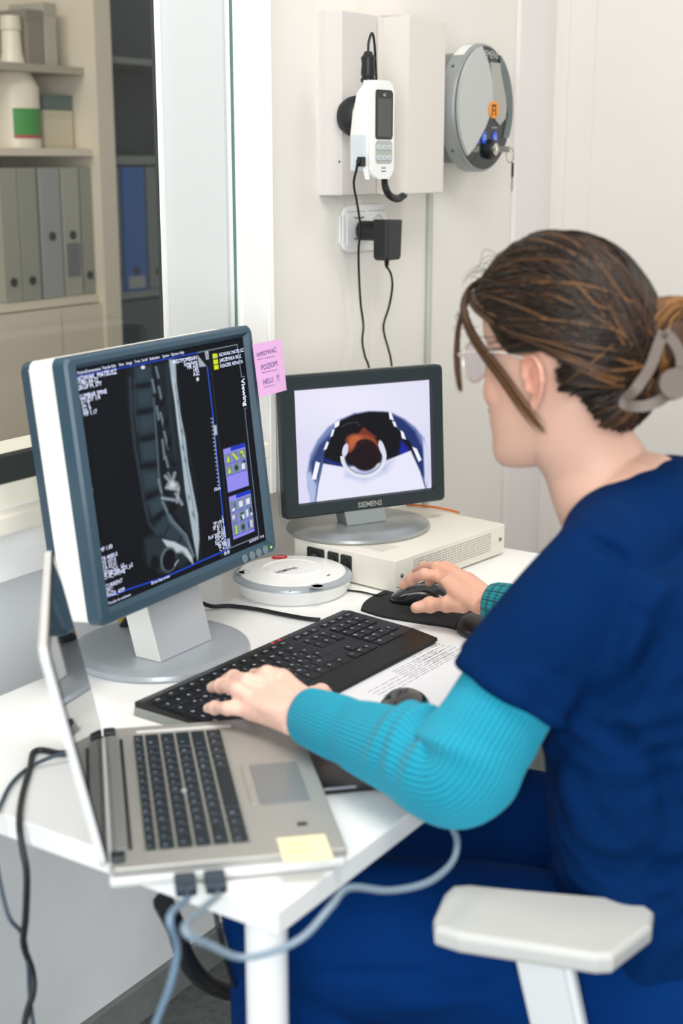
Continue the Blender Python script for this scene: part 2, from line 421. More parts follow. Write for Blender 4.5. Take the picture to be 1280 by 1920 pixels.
for a, b, rgb, lb, hz, la in (
    (208, 230, (96, 106, 104), 'dark grey binder left of the blue binder behind the glass', 0.05, None),
    (232, 276, (24, 84, 150), 'blue binder with a pale spine label in the dark cabinet behind the glass', 0.055, (0.008, 0.04, 140)),
    (279, 312, (104, 112, 108), 'grey binder right of the blue binder behind the glass', 0.048, None)):
    binder(a, b, zt, rgb, lb, L2, hz, zb, la)
# bottle with green label on the shelf, solid stand-in for its reflection
bx, by = (sx(46) + sx(118)) / 2, SY + 0.09
bt = thing('cleaner_bottle', 'white plastic bottle with a green label on the shelf standing in for a reflection in the window glass', 'bottle', (bx, by, z1))
zs = (sz(80, 25) - z1)
rB = (sx(118) - sx(46)) / 2 * 0.92
lathe('bottle_body', [(0, 0), (rB, 0), (rB, 0.46 * zs), (rB * 0.9, 0.5 * zs), (rB * 0.55, 0.62 * zs), (rB * 0.42, 0.72 * zs), (rB * 0.38, 0.9 * zs)], mat('bottle_white', (226, 216, 196), 0.35), bt, n=32)
lathe('cap', [(rB * 0.4, 0.88 * zs), (rB * 0.44, 0.89 * zs), (rB * 0.4, 0.99 * zs), (0, zs)], mat('bottle_cap', (216, 206, 184), 0.4), bt, n=24)
def band(name, z0_, z1_, m):
    V = []; Fc = []; n = 24
    for i in range(n + 1):
        a = math.radians(-140 + 110 * i / n)
        for z in (z0_, z1_): V.append((rB * 1.015 * math.cos(a), rB * 1.015 * math.sin(a), z))
    for i in range(n): Fc.append((2 * i, 2 * i + 2, 2 * i + 3, 2 * i + 1))
    link(name, mesh(name, V, Fc), m, bt)
band('green_label', 0.10 * zs, 0.30 * zs, mat('label_green', (62, 140, 66), 0.6)); band('red_stripe', 0.075 * zs, 0.10 * zs, mat('label_red', (170, 70, 70), 0.6))
# small boxes on the stand-in shelves behind the glass
def simple_box(name, label, a, y0, b, y1, rgb, zb_=None, dep=0.12, dy=0.06, cat='box'):
    x0, x1 = sx(a), sx(b); zt_ = sz((a + b) / 2, y0); zz = sz((a + b) / 2, y1) if zb_ is None else zb_
    t = thing(name, label, cat, ((x0 + x1) / 2, SY + dy, zz))
    box('carton', (-(x1 - x0) / 2, 0, 0), ((x1 - x0) / 2, dep, zt_ - zz), mat('carton_%d_%d_%d' % rgb, rgb, 0.6), t, bev=0.002)
    box('lid', (-(x1 - x0) / 2 - 0.001, -0.001, (zt_ - zz) * 0.8), ((x1 - x0) / 2 + 0.001, dep + 0.001, (zt_ - zz) + 0.001), mat('carton_lid_%d_%d_%d' % rgb, tuple(int(c * 0.96) for c in rgb), 0.6), t, bev=0.001)
zmid = sz(150, 207)
simple_box('storage_box', 'cream flat box under the teal box on the shelf behind the glass', 120, 207, 172, 262, (206, 196, 170), zb_=z1)
simple_box('storage_box', 'dark teal box on top of the cream box behind the glass', 120, 178, 172, 207, (86, 104, 98), zb_=zmid + 0.0015)
simple_box('storage_box', 'tall grey printed carton on the top shelf behind the glass', 96, 18, 126, 120, (134, 126, 112), zb_=z0)
simple_box('storage_box', 'tall pale carton beside the printed one on the top shelf behind the glass', 128, 5, 150, 120, (176, 170, 152), zb_=z0)
simple_box('storage_box', 'dark low box in the middle bay of the dark cabinet behind the glass', 232, 215, 305, 283, (38, 48, 50), zb_=zr1)

# ================================================================ THINGS ON THE WALL
M_pl = mat('warm_grey_plastic', (212, 207, 203), 0.42, noise=0.01, scale=8)
M_pl2 = mat('warm_grey_plastic_light', (222, 216, 208), 0.42, noise=0.01, scale=8)
M_blk = mat('black_plastic', (24, 28, 30), 0.45, bump=0.05)
M_wht = mat('white_plastic', (238, 238, 236), 0.32)
M_dark = mat('charcoal_plastic', (30, 38, 40), 0.4)
# left console
a = ony(597, 190, WY); b = ony(703, 190, WY - 0.035)
x0, x1 = float(a[0]), float(b[0]) + 0.004
zt_, zb_ = float(ony(660, 22, WY - 0.035)[2]), float(ony(660, 366, WY - 0.035)[2])
t = thing('wall_console', 'pale grey shallow wall cover behind the black rubber ball and the handset', 'panel', (x0, WY, zb_), group='grey wall covers')
prism('housing', [(0, 0), (x1 - x0, 0), (x1 - x0, -0.035), (0.022, -0.035), (0, -0.014)], 0, zt_ - zb_, M_pl, t, bev=0.002)
lathe('screw', [(0, 0), (0.002, 0), (0.002, 0.001), (0, 0.001)], M_dark, t, n=12, M=TR(float(ony(636, 303, WY - .035)[0]) - x0, -0.0345, float(ony(636, 303, WY - .035)[2]) - zb_, rx=math.pi / 2))
# right console, deeper with slanting left face
xa = float(ony(706, 190, WY - 0.03)[0]); xb = float(ony(766, 190, WY - 0.085)[0]); xc = float(ony(833, 190, WY - 0.085)[0])
zt2, zb2 = float(ony(800, 33, WY - 0.085)[2]), float(ony(800, 363, WY - 0.085)[2])
t = thing('wall_console', 'deeper grey wall cover with a slanting left face, nearer the round control unit', 'panel', (xa, WY, zb2), group='grey wall covers')
prism('housing', [(0, 0), (xc - xa, 0), (xc - xa, -0.085), (xb - xa, -0.085), (0.012, -0.036), (0, -0.032)], 0, zt2 - zb2, M_pl2, t, bev=0.0025)
# conduit
cxp = ony(804.5, 500, WY - 0.006)
t = thing('conduit', 'thin grey conduit running down the wall below the covers', 'pipe', (float(cxp[0]), WY - 0.006, 0.3))
lathe('tube', [(0.006, 0), (0.006, zb2 - 0.3 + 0.002)], mat('conduit_grey', (188, 190, 182), 0.5), t, n=16)
box('clip', (-0.009, -0.007, 0.62), (0.009, 0.006, 0.632), M_wht, t, bev=0.001)

# ---- oxygen monitor handset
HY = WY - 0.125
hc = ony(713, 244, HY)
sc = proj(hc)[2] / FPX
W = 0.068; H = 178 * sc; D = 0.040
t = thing('handheld_monitor', 'white handheld oxygen monitor with dark screen held on the ball mount', 'monitor', (float(hc[0]), HY, float(hc[2])))
bm = bmesh.new()
pts = [(-0.002, -H / 2 + .002), (D * .55, -H / 2 + 0.014), (D * 1.0, -H / 2 + .045), (D * 1.05, -H * .05), (D * 1.0, H * .2), (D * .6, H / 2 - .022), (D * .45, H / 2), (-0.002, H / 2)]
prism_bm(bm, [(y, z) for y, z in pts], -W / 2 + .004, W / 2 - .004, bev=0.005, seg=3, M=Matrix(((0, 0, 1, 0), (1, 0, 0, 0), (0, 1, 0, 0), (0, 0, 0, 1))))
sharp(link('housing', bm_mesh('housing', bm), M_wht, t), 50)
prism('front_shell', rrect(W, H, .016), -.001, .007, M_wht, t, bev=.004, seg=3, M=STD @ Matrix.Translation((0, 0, 0)))
prism('screen_bezel', rrect(W * .82, H * .5, .006, cy=H * .155), .006, .0078, mat('gloss_black', (14, 18, 20), .15), t, bev=.0006, M=STD)
prism('display', rrect(W * .66, H * .385, .001, cy=H * .125), .0079, .0083, mat('lcd_off', (66, 72, 68), .25), t, M=STD)
prism('keypad', rrect(W * .80, H * .235, .008, cy=-H * .225), .0065, .0075, mat('keypad_grey', (176, 178, 172), .5), t, M=STD)
bg = Bag()
for i in range(3):
    for j in range(2):
        prism('button', rrect(W * .2, H * .052, .003, cx=(i - 1) * W * .25, cy=-H * (.175 + j * .105)), .0075, .0088, mat('button_pale', (196, 206, 212), .4), t, bev=.0004, M=STD)
        M = STD @ TR((i - 1) * W * .25, -H * (.175 + j * .105), .0089)
        bg.poly([(-.0014, -.0018), (.0014, -.0018), (0, .002)] if (i, j) != (1, 1) else [(-.0014, .0018), (0, -.002), (.0014, .0018)], M)
bg.text('Sentec', .0055, STD @ TR(0, -H * .385, .0072), 'CENTER', .02)
bg.rect(-.008, -H * .425, .008, -H * .415, STD, .0072)
bg.build('printed_marks', mat('mark_grey', (84, 92, 98), .6), t)
bg = Bag(); bg.text('O2', .007, STD @ TR(0, H * .355, .0080), 'CENTER'); bg.build('logo', mat('mark_white', (225, 228, 230), .6), t)
# side flap and port
box('side_grip', (-W / 2 - .0015, .010, -H * .42), (-W / 2 + .004, D * .98, -H * .05), mat('pale_blue_plastic', (206, 216, 222), .4), t, bev=.0015)
prism('port_flap', [(-.004, -.018), (.004, -.016), (.005, .004), (-.004, .004)], -.001, .001, M_wht, t, M=Matrix(((0, 0, 1, -W / 2 - .003), (1, 0, 0, .006), (0, 1, 0, -H * .40), (0, 0, 0, 1))) @ Matrix.Rotation(math.radians(-12), 4, 'Z'))
# top connector
lathe('connector', [(0, 0), (.0125, 0), (.013, .006), (.0105, .008), (.0125, .014), (.011, .03), (.0125, .04), (.009, .044), (.006, .05)], M_blk, t, n=24, M=TR(-.012, .018, H / 2 - .003))
# ball mount
xm = float(ony(662, 218, WY - .06)[0]); zm = float(ony(662, 218, WY - .06)[2])
m_ = thing('ball_mount', 'black rubber ball mount between the wall cover and the handset', 'mount', (xm, WY - .035, zm))
lathe('rubber_ball', [(0, 0), (.026, 0), (.033, .012), (.035, .022), (.031, .034), (.022, .043), (0, .047)], mat('black_rubber', (26, 30, 32), .6, noise=.2, bump=.2), m_, n=40, M=TR(.012, 0, 0, rx=math.pi / 2))
box('arm', (.004, -.052, -.012), (.038, -.036, .012), M_blk, m_, bev=.002)

def P3(seq): return [tuple(map(float, ony(x, y, Y))) for x, y, Y in seq]
def cable(name, label, pts, r, m, cat='cable', group=None, n=8, k=8):
    c = np.array(pts[0]); o = tube(name, [np.array(p) - c for p in pts], r, m, None, n, k); o.location = c
    return tag(o, label, cat, group)
M_cab = mat('black_cable', (20, 24, 26), .45)
# strain relief loop at the top
zt0 = float(hc[2] + H / 2 + .045); xt0 = float(hc[0]) - .012; yt0 = HY + .018
pl = [(xt0, yt0, zt0), (xt0 + .002, yt0, zt0 + .018), (xt0 + .012, yt0, zt0 + .032), (xt0 + .026, yt0 + .004, zt0 + .018), (xt0 + .040, yt0 + .01, zt0 - .02), (xt0 + .046, yt0 + .012, zt0 - .05), (xt0 + .036, yt0 + .012, zt0 - .062)]
cable('sensor_lead', 'thin black lead looping over the top of the handset', pl, .0022, M_cab)
rib = Bag()
def ribbed(name, path, r, rr, m, parent=None, step=1):
    path = crom(path, 10); rad = [r if i % 2 else rr for i in range(len(path))]
    V, Fc = tube_vf(path, rad, 14); return link(name, mesh(name, V, Fc), m, parent)
c0 = np.array([float(hc[0]) + .006, HY + .02, float(hc[2] - H / 2 + .012)])
hs = P3([(720, 330, HY + .02), (722, 350, HY + .02), (730, 366, HY + .025), (745, 373, HY + .04), (757, 366, HY + .05)])
o = ribbed('corrugated_hose', [np.array(p) - c0 for p in hs], .0052, .0066, M_blk); o.location = c0
tag(o, 'short black corrugated hose curving under the handset', 'hose')
# socket plate
a = ony(677, 427, WY)
t = thing('wall_socket', 'white double wall socket plate with a flat blank and a round outlet', 'socket', (float(a[0]) + .002, WY, float(a[2])))
prism('plate', rrect(.154, .084, .018), 0, .009, M_wht, t, bev=.005, seg=3, M=STD)
prism('blank_insert', rrect(.06, .06, .002, cx=-.035), .009, .0105, M_wht, t, bev=.0006, M=STD)
prism('outlet_insert', rrect(.062, .06, .002, cx=.036), .009, .0105, M_wht, t, bev=.0006, M=STD)
lathe('outlet', [(.024, 0), (.0225, .0015), (.02, -.006), (0, -.006)], mat('outlet_shadow', (206, 210, 212), .4), t, n=36, M=STD @ TR(.04, 0, .0107))
bg = Bag()
for dz in (.019, -.019): bg.text('TYLKO KOMP.', .0055, STD @ TR(-.044, dz, .0108), 'LEFT', .03)
for dz in (.0305, ): bg.rect(-.065, dz, -.005, dz + .0006, STD, .0107); bg.rect(.005, dz, .067, dz + .0006, STD, .0107)
bg.build('printed_marks', mat('mark_black', (26, 26, 28), .6), t)
# plug adapter
a = ony(724, 448, WY - .065)
t = thing('plug_adapter', 'black power adapter plugged into the wall socket', 'adapter', (float(a[0]), WY - .065, float(a[2])))
lathe('plug', [(0, .052), (.018, .052), (.018, .008), (0, .008)], M_blk, t, n=32, M=TR(-.004, 0, .014, rx=-math.pi / 2))
prism('body', [(-.026, -.033), (-.02, -.038), (.02, -.038), (.025, -.033), (.029, .034), (-.027, .036)], -.013, .018, M_blk, t, bev=.004, seg=2, M=STD)
lathe('strain_relief', [(.0055, .001), (.004, -.003), (.005, -.005), (.0035, -.007), (.0045, -.009), (.003, -.013), (.0025, -.016)][::-1], M_blk, t, n=14, M=TR(0.002, 0, -.037))
za = float(a[2]) - .05
cable('adapter_cable', 'thin black cable hanging from the plug adapter', [(float(a[0]) + .002, WY - .065, za)] + P3([(733, 515, 1.36), (735, 540, 1.37), (729, 575, 1.385), (719, 608, 1.39), (721, 630, 1.39), (728, 655, 1.38), (734, 686, 1.36), (738, 760, 1.34)]), .0022, M_cab)
ux = float(hc[0]) - W / 2
uz = float(ony(688, 303, HY + .02)[2])
cable('charging_cable', 'long thin black cable hanging from the side of the handset', [(ux - .006, HY + .012, uz), (ux - .018, HY + .012, uz - .002)] + P3([(668, 318, HY + .02), (663, 345, HY + .03), (669, 380, 1.34), (675, 425, 1.36), (672, 470, 1.38), (673, 520, 1.39), (676, 570, 1.39), (681, 610, 1.39), (679, 640, 1.38), (684, 668, 1.37), (692, 692, 1.35), (700, 760, 1.34)]), .0022, M_cab)
t = thing('cable_plug', 'small black plug pushed into the side port of the handset', 'plug', (ux - .006, HY + .012, uz))
box('grip', (-.008, -.006, -.008), (.004, .006, .008), M_blk, t, bev=.002)
box('neck', (-.014, -.003, -.003), (-.007, .003, .003), M_blk, t, bev=.001)

# ---- round control unit
a = ony(908, 203, WY - .085)
D0 = proj(a)[2] / FPX
Rr = 232 * D0 / 2
M_al = mat('silver_paint', (160, 165, 166), .38, metal=.35)
M_al2 = mat('silver_paint_light', (196, 198, 197), .35, metal=.25)
t = thing('alarm_unit', 'round silver wall unit with glossy black face and hanging keys', 'control unit', (float(a[0]), WY, float(a[2])))
MU = STD
lathe('rear_housing', [(0, 0), (Rr * .86, 0), (Rr * .86, .04), (Rr * .80, .06), (0, .06)], mat('silver_paint_dark', (128, 134, 134), .4, metal=.3), t, n=72, M=MU)
lathe('flange', [(Rr * .9, .05), (Rr, .052), (Rr, .078), (Rr * .985, .082), (Rr * .95, .084), (0, .084)], M_al, t, n=96, M=MU)
def circ_clip(f, n=120, R=1.0): return [(R * Rr * math.cos(q), R * Rr * math.sin(q)) for q in f]
def arc(c, r, a0, a1, n=24): return [(c[0] + r * math.cos(math.radians(a0 + (a1 - a0) * i / n)), c[1] + r * math.sin(math.radians(a0 + (a1 - a0) * i / n))) for i in range(n + 1)]
# dark face disc
prism('black_face', ell(Rr * .95, Rr * .95, 90), .084, .0855, mat('unit_gloss_black', (22, 32, 36), .12), t, MATS and None or None, M=MU) if False else prism('black_face', ell(Rr * .955, Rr * .955, 90), .084, .0855, mat('unit_gloss_black', (22, 32, 36), .12), t, M=MU)
# left silver lens: bounded by the rim on the left and by an arc bulging right
lp = arc((0, 0), Rr * .96, 103, 231, 40) + [(Rr * q[0], Rr * q[1]) for q in ((-.35, -.57), (-.05, -.3), (.12, -.1), (.2, .12), (.16, .4), (.04, .68))]
prism('silver_panel', lp, .0856, .092, M_al2, t, bev=.002, M=MU)
rp = arc((0, 0), Rr * .96, -28, 62, 30) + [(Rr * q[0], Rr * q[1]) for q in ((.5, .6), (.72, .2), (.8, -.12), (.66, -.46))]
prism('side_panel', rp, .0856, .089, mat('unit_side', (96, 108, 110), .3, metal=.2), t, bev=.001, M=MU)
wp = [(Rr * q[0], Rr * q[1]) for q in ((.14, .72), (.56, .72), (.7, .35), (.78, .1), (.72, -.15), (.52, -.26), (.36, -.18), (.22, .1), (.2, .4))]
prism('clear_cover', wp, .0857, .088, mat('pale_window', (170, 168, 162), .15), t, bev=.001, M=MU)
bg = Bag(); bg.text('SIEMENS', .019, MU @ TR(Rr * .13, Rr * .83, .0864), 'CENTER', .02); bg.build('brand_text', mat('text_grey', (176, 184, 184), .5), t)
oc = (Rr * .2, -Rr * .02)
prism('seal', ell(Rr * .17, Rr * .135, 30, *oc), .0925, .0935, mat('seal_orange', (246, 152, 30), .5), t, M=MU)
bg = Bag()
o_ = MU @ TR(*oc, .0937)
for k in (-1, 1): bg.rect(k * .007 - .002, -.009, k * .007 + .002, .006, o_)
bg.rect(-.009, .006, .009, .010, o_); bg.rect(-.003, -.003, .003, .001, o_); bg.rect(-.011, -.011, -.004, -.008, o_); bg.rect(.004, -.011, .011, -.008, o_)
bg.build('seal_emblem', mat('seal_black', (60, 26, 14), .6), t)
M_blue = mat('button_blue', (34, 78, 190), .25, emit=.25)
for bx_, bz_, s_ in ((-.02, -.46, 1), (.36, -.46, 1), (-.22, -.5, .55)):
    prism('button', ell(Rr * .085 * s_, Rr * .1 * s_, 28, Rr * bx_, Rr * bz_), .0856, .088, M_blue, t, bev=.0005, M=MU)
bg = Bag()
for bx_, s in ((-.02, 'O'), (.36, 'A')):
    b_ = Bag(); b_.text(s, .014, MU @ TR(Rr * bx_, -Rr * .46, .0883), 'CENTER', .02); b_.build('button_mark', mat('mark_paleblue', (190, 206, 240), .5), t)
bg = Bag(); bg.rect(Rr * .26, -Rr * .30, Rr * .46, -Rr * .29, MU, .0858)
bg.build('panel_line', mat('mark_paleblue', (190, 206, 240), .5), t)
lathe('key_lock', [(0, 0), (.012, 0), (.012, .016), (.007, .018), (0, .018)], mat('chrome', (206, 206, 200), .2, metal=1), t, n=28, M=MU @ TR(Rr * .18, -Rr * .64, .0856))
lathe('lock_collar', [(.013, 0), (.020, 0), (.018, .012), (.013, .013)], M_blk, t, n=28, M=MU @ TR(Rr * .18, -Rr * .64, .0856))
for an in (142, 222):
    lathe('screw', [(0, 0), (.0035, 0), (.003, .001), (0, .001)], mat('screw_steel', (110, 110, 104), .3, metal=1), t, n=14, M=Matrix.Rotation(0, 4, 'Z') @ Matrix.Translation((Rr * 1.0 * math.cos(math.radians(an)), -.065, Rr * 1.0 * math.sin(math.radians(an)))) @ Matrix.Rotation(math.radians(an), 4, 'Y').inverted() @ Matrix.Rotation(math.pi / 2, 4, 'Y'))
bg = Bag()
V = [(Rr * 1.004 * math.cos(math.radians(q)), -y, Rr * 1.004 * math.sin(math.radians(q))) for q in (104, 110, 116, 122, 128) for y in (.054, .077)]
bg.add(V, [(2 * i, 2 * i + 2, 2 * i + 3, 2 * i + 1) for i in range(4)]); bg.build('white_sticker', M_wht, t)
# keys
kx = float(a[0]) + Rr * .18; kz = float(a[2]) - Rr * .64; ky = WY - .0856 - .018
kt = thing('key_bunch', 'small keys on a wire ring hanging from the lock of the round unit', 'keys', (kx, ky, kz))
M_key = mat('key_steel', (176, 170, 156), .3, metal=1)
box('inserted_key', (-.001, -.03, -.006), (.001, .004, .006), M_key, kt, bev=.0005)
rng = [(.0, -.03 + .014 * math.cos(q), -.012 + .014 * math.sin(q)) for q in np.linspace(0, 2 * math.pi, 26)]
rng = [(x + .006 * math.sin(i), y, z) if False else (x + (y + .03) * .8, y, z) for i, (x, y, z) in enumerate(rng)]
V, Fc = tube_vf(rng, .0009, 8, cap=False); sharp(link('key_ring', mesh('key_ring', V, Fc), M_key, kt), 80)
prism('key_head', [(-.006, 0), (.006, 0), (.007, -.024), (.002, -.03), (-.002, -.03), (-.007, -.024)], -.0012, .0012, M_blk, kt, bev=.0005, M=TR(.004, -.034, -.026, rz=math.radians(40)) @ STD)
prism('key_blade', [(-.003, -.028), (.003, -.028), (.003, -.052), (0, -.056), (-.0015, -.05), (-.003, -.046)], -.0009, .0009, M_key, kt, M=TR(.004, -.034, -.026, rz=math.radians(40)) @ STD)
# ================================================================ DESK
ZD = 0.74
M_desk = mat('white_laminate', (244, 244, 242), .35, noise=.006, scale=10, coat=.1)
DX0, DX1, DY0, DY1 = .925, 2.15, .677, 1.288
t = thing('desk', 'white laminate office desk with round white leg', 'desk', (DX0, DY0, 0))
box('desktop', (0, 0, ZD - .025), (DX1 - DX0, DY1 - DY0, ZD), M_desk, t, bev=.0015)
M_leg = mat('white_powder_coat', (240, 241, 242), .35)
for lx, ly in ((.052, .052), (DX1 - DX0 - .06, .052), (.052, DY1 - DY0 - .06), (DX1 - DX0 - .06, DY1 - DY0 - .06)):
    o = lathe('leg', [(.027, 0), (.021, .004), (.021, ZD - .026)], M_leg, t, n=32, M=TR(lx, ly, 0))
# black foot/cables under the desk
M_cabd = mat('thick_black_hose', (22, 26, 28), .5)

# ================================================================ MONITOR 1
M_bz = mat('blue_grey_bezel', (46, 74, 92), .38, bump=.02)
M_bzd = mat('blue_grey_bezel_back', (46, 68, 84), .4)
M_ivory = mat('ivory_plastic', (236, 235, 230), .4)
M_silver = mat('silver_base', (176, 182, 188), .34, metal=.35)
M_screen = attr_mat('screen_picture', rough=.5, emit=1.0, spec=.0)
M_scrtxt = mat('screen_text_glow', (205, 212, 240), .5, emit=.7)
c1 = np.array([1.405, 1.177, 1.013]); az1 = math.radians(3.4); ti1 = math.radians(6.7); W1, H1 = .405, .336
bx1, by1 = 1.400, 1.222
t = thing('computer_monitor', 'large blue-grey framed monitor showing a spine scan on a silver disc stand', 'monitor', (bx1, by1, ZD))
def plane(c, az, ti, base):
    e = np.array([math.cos(az), math.sin(az), 0]); n0 = np.array([math.sin(az), -math.cos(az), 0])
    up = np.array([0, 0, 1]) * math.cos(ti) - n0 * math.sin(ti); nn = np.cross(e, up)
    return rot_to(e, up, nn, np.array(c) - np.array(base))
B1 = (bx1, by1, ZD); PM = plane(c1, az1, ti1, B1)      # local x right, y up, z towards the user
sL, sR, sT, sB = .057, .959, .047, .940
def frame_bm(w, h, l, r_, tt, b, z0, z1, rad, inner_slope, M):
    bm = bmesh.new(); out = rrect(w, h, rad, 4)
    ix0, ix1, iy0, iy1 = -w / 2 + l, w / 2 - r_, -h / 2 + b, h / 2 - tt
    # ring built from quads: outer polygon sampled against the inner rectangle
    def inner(p, g=0):
        return (min(max(p[0], ix0 - g), ix1 + g), min(max(p[1], iy0 - g), iy1 + g))
    k = len(out); vo0 = [bm.verts.new((*p, z0)) for p in out]; vo1 = [bm.verts.new((*p, z1 - .004)) for p in out]
    vo2 = [bm.verts.new((p[0] * (1 - .006 / w * 1), p[1] * (1 - .006 / h), z1)) for p in out]
    vi1 = [bm.verts.new((*inner(p, inner_slope), z1)) for p in out]; vi0 = [bm.verts.new((*inner(p), z1 - .007)) for p in out]
    for i in range(k):
        j = (i + 1) % k
        for A, B in ((vo0, vo1), (vo1, vo2), (vo2, vi1), (vi1, vi0)):
            try: bm.faces.new((A[i], A[j], B[j], B[i]))
            except ValueError: pass
    bm.faces.new(vo0[::-1]); bmesh.ops.remove_doubles(bm, verts=bm.verts[:], dist=1e-5)
    bmesh.ops.transform(bm, matrix=M, verts=bm.verts[:]); return bm
mb = frame_bm(W1, H1, W1 * sL, W1 * (1 - sR), H1 * sT, H1 * (1 - sB), -.022, 0, .010, .006, PM)
link('bezel', bm_mesh('bezel', mb), M_bz, t)
prism('middle_shell', rrect(W1 - .004, H1 - .004, .010), -.062, -.0222, M_ivory, t, bev=.002, M=PM)
prism('rear_shell', rrect(W1 - .002, H1 - .006, .010), -.074, -.0622, M_bzd, t, bev=.002, M=PM)
prism('rear_bulge', rrect(W1 * .7, H1 * .7, .02), -.090, -.0742, M_ivory, t, bev=.006, M=PM)
sw, sh = W1 * (sR - sL), H1 * (sB - sT); scx = (sL + sR - 1) / 2 * W1; scy = (1 - sT - sB) / 2 * H1
SM = PM @ Matrix.Translation((scx, scy, -.0068))
Z3c = [(215, 255), (1030, 110), (1145, 1090), (375, 1400)]
H3 = homog([(0, 0), (1, 0), (1, 1), (0, 1)], Z3c); H3i = homog(Z3c, [(0, 0), (1, 0), (1, 1), (0, 1)])
def paint_mri(p):
    def dk(a): return a
    # tissue glow, dim
    p.poly([(470, 240), (620, 230), (700, 215), (730, 500), (800, 800), (830, 1170), (640, 1240), (560, 1190), (545, 1080), (590, 1050), (540, 800), (470, 420)], (24, 33, 38), soft=14, op=.8)
    p.line([(482, 300), (490, 480), (508, 640), (535, 790), (552, 900), (575, 1000), (620, 1055)], 8, (50, 64, 72), soft=8)
    p.line([(505, 300), (505, 430), (520, 560)], 5, (58, 70, 76), soft=4)
    V = [[(500, 245), (590, 238), (598, 318), (510, 330)], [(505, 352), (597, 338), (606, 440), (520, 452)], [(515, 480), (605, 462), (612, 560), (530, 578)],
         [(528, 608), (612, 590), (622, 695), (540, 708)], [(535, 745), (622, 735), (635, 830), (552, 850)], [(560, 895), (640, 848), (655, 935), (595, 985)]]
    for q in V: p.poly(q, (36, 50, 58), soft=9)
    for q in V: p.poly([(a * .9 + .1 * np.mean([x for x, _ in q]), b * .8 + .2 * np.mean([y for _, y in q])) for a, b in q], (48, 64, 72), soft=10, op=.6)
    for (x, y, r) in ((548, 338, -6), (560, 462, -10), (570, 592, -8), (580, 722, -6), (592, 868, -25), (620, 965, -35)): p.ell(x, y, 44, 11, (12, 18, 22), rot=r, soft=8)
    p.poly([(595, 1030), (650, 965), (720, 985), (770, 1080), (790, 1150), (700, 1090), (640, 1060)], (44, 58, 66), soft=8)
    for x, y in ((672, 1010), (735, 1060)): p.line([(x, y), (x - 22, y + 50)], 5, (12, 18, 22), soft=4)
    # canal
    p.line([(600, 240), (612, 420), (625, 560), (640, 700), (655, 830), (690, 960), (760, 1060), (800, 1150)], 26, (14, 20, 24), soft=6)
    p.line([(598, 400), (606, 520), (615, 640), (622, 760), (640, 880), (672, 985), (740, 1060), (785, 1140)], 5, (84, 102, 112), soft=6)
    p.line([(640, 900), (690, 990), (755, 1060), (792, 1160)], 8, (110, 126, 136), soft=6)
    for a, b in (((608, 250), (620, 300)), ((590, 310), (602, 370)), ((622, 345), (634, 400)), ((612, 440), (622, 500)), ((630, 470), (648, 540)), ((648, 560), (668, 640)), ((640, 600), (650, 690)), ((655, 680), (668, 730)), ((620, 790), (634, 850)), ((668, 760), (700, 820))):
        p.line([a, b], 5, (128, 146, 154), soft=7)
    for x, y, rx, ry, ro in ((640, 420, 10, 26, 15), (655, 520, 10, 30, 15), (676, 610, 12, 34, 12), (700, 700, 14, 32, 10), (690, 930, 18, 30, 30)): p.ell(x, y, rx, ry, (10, 14, 18), rot=ro, soft=4)
    p.line([(660, 240), (680, 480), (705, 700)], 14, (38, 48, 54), soft=10)
    # bright splash
    for a, b, w in (((655, 775), (690, 815), 10), ((700, 760), (685, 815), 8), ((660, 830), (715, 840), 12), ((640, 880), (700, 890), 9), ((705, 860), (735, 910), 8), ((720, 830), (712, 900), 6)): p.line([a, b], w * .7, (170, 182, 190), soft=9)
    p.ell(690, 818, 20, 14, (206, 214, 222), soft=12)
    # white fat band of the back
    p.poly([(672, 215), (702, 215), (708, 330), (728, 480), (752, 600), (765, 720), (790, 850), (812, 960), (820, 1080), (812, 1182), (795, 1100), (775, 980), (752, 850), (735, 700), (716, 560), (700, 420), (684, 320)], (166, 182, 192), soft=4)
    p.line([(700, 330), (720, 480), (742, 620), (758, 740), (782, 870), (800, 990)], 5, (96, 110, 120), soft=3, op=.7)
    p.line([(690, 300), (712, 470), (728, 600)], 3, (206, 216, 222), soft=3)
    for x, y in ((735, 560), (740, 640), (752, 700), (770, 880), (790, 960), (720, 420)): p.ell(x, y, 4, 12, (90, 104, 112), rot=-12, soft=4)
    # pelvis
    p.poly([(555, 1075), (620, 1060), (690, 1110), (700, 1190), (640, 1245), (570, 1195)], (36, 48, 54), soft=10)
    p.poly([(640, 1078), (700, 1092), (760, 1125), (785, 1165), (790, 1200), (760, 1165), (700, 1140), (660, 1110)], (186, 198, 204), soft=5)
    p.ell(672, 1175, 40, 62, (92, 108, 114), rot=8, soft=5); p.ell(674, 1178, 33, 54, (9, 12, 16), rot=8, soft=4)
    p.ell(605, 1192, 24, 38, (12, 17, 20), soft=6); p.ell(730, 1175, 26, 36, (30, 40, 46), soft=8)
    p.line([(700, 1205), (718, 1180)], 5, (160, 172, 180), soft=3)
    # frame lines of the user interface
    p.line([(215, 292), (500, 240), (812, 182)], 6, (28, 70, 190)); p.line([(812, 182), (1003, 146)], 3, (150, 165, 180))
    p.line([(1003, 146), (1025, 302), (1040, 300)], 3, (120, 140, 160)); p.line([(1050, 452), (1040, 455), (1110, 1066)], 3, (110, 132, 156)); p.line([(955, 1132), (1110, 1070)], 3, (150, 165, 180))
    p.line([(858, 252), (885, 480), (920, 830), (948, 1080), (955, 1130)], 5, (34, 84, 210)); p.line([(866, 175), (975, 1120)], 3, (40, 48, 54))
    p.line([(365, 1350), (650, 1262), (955, 1133)], 7, (28, 70, 200))
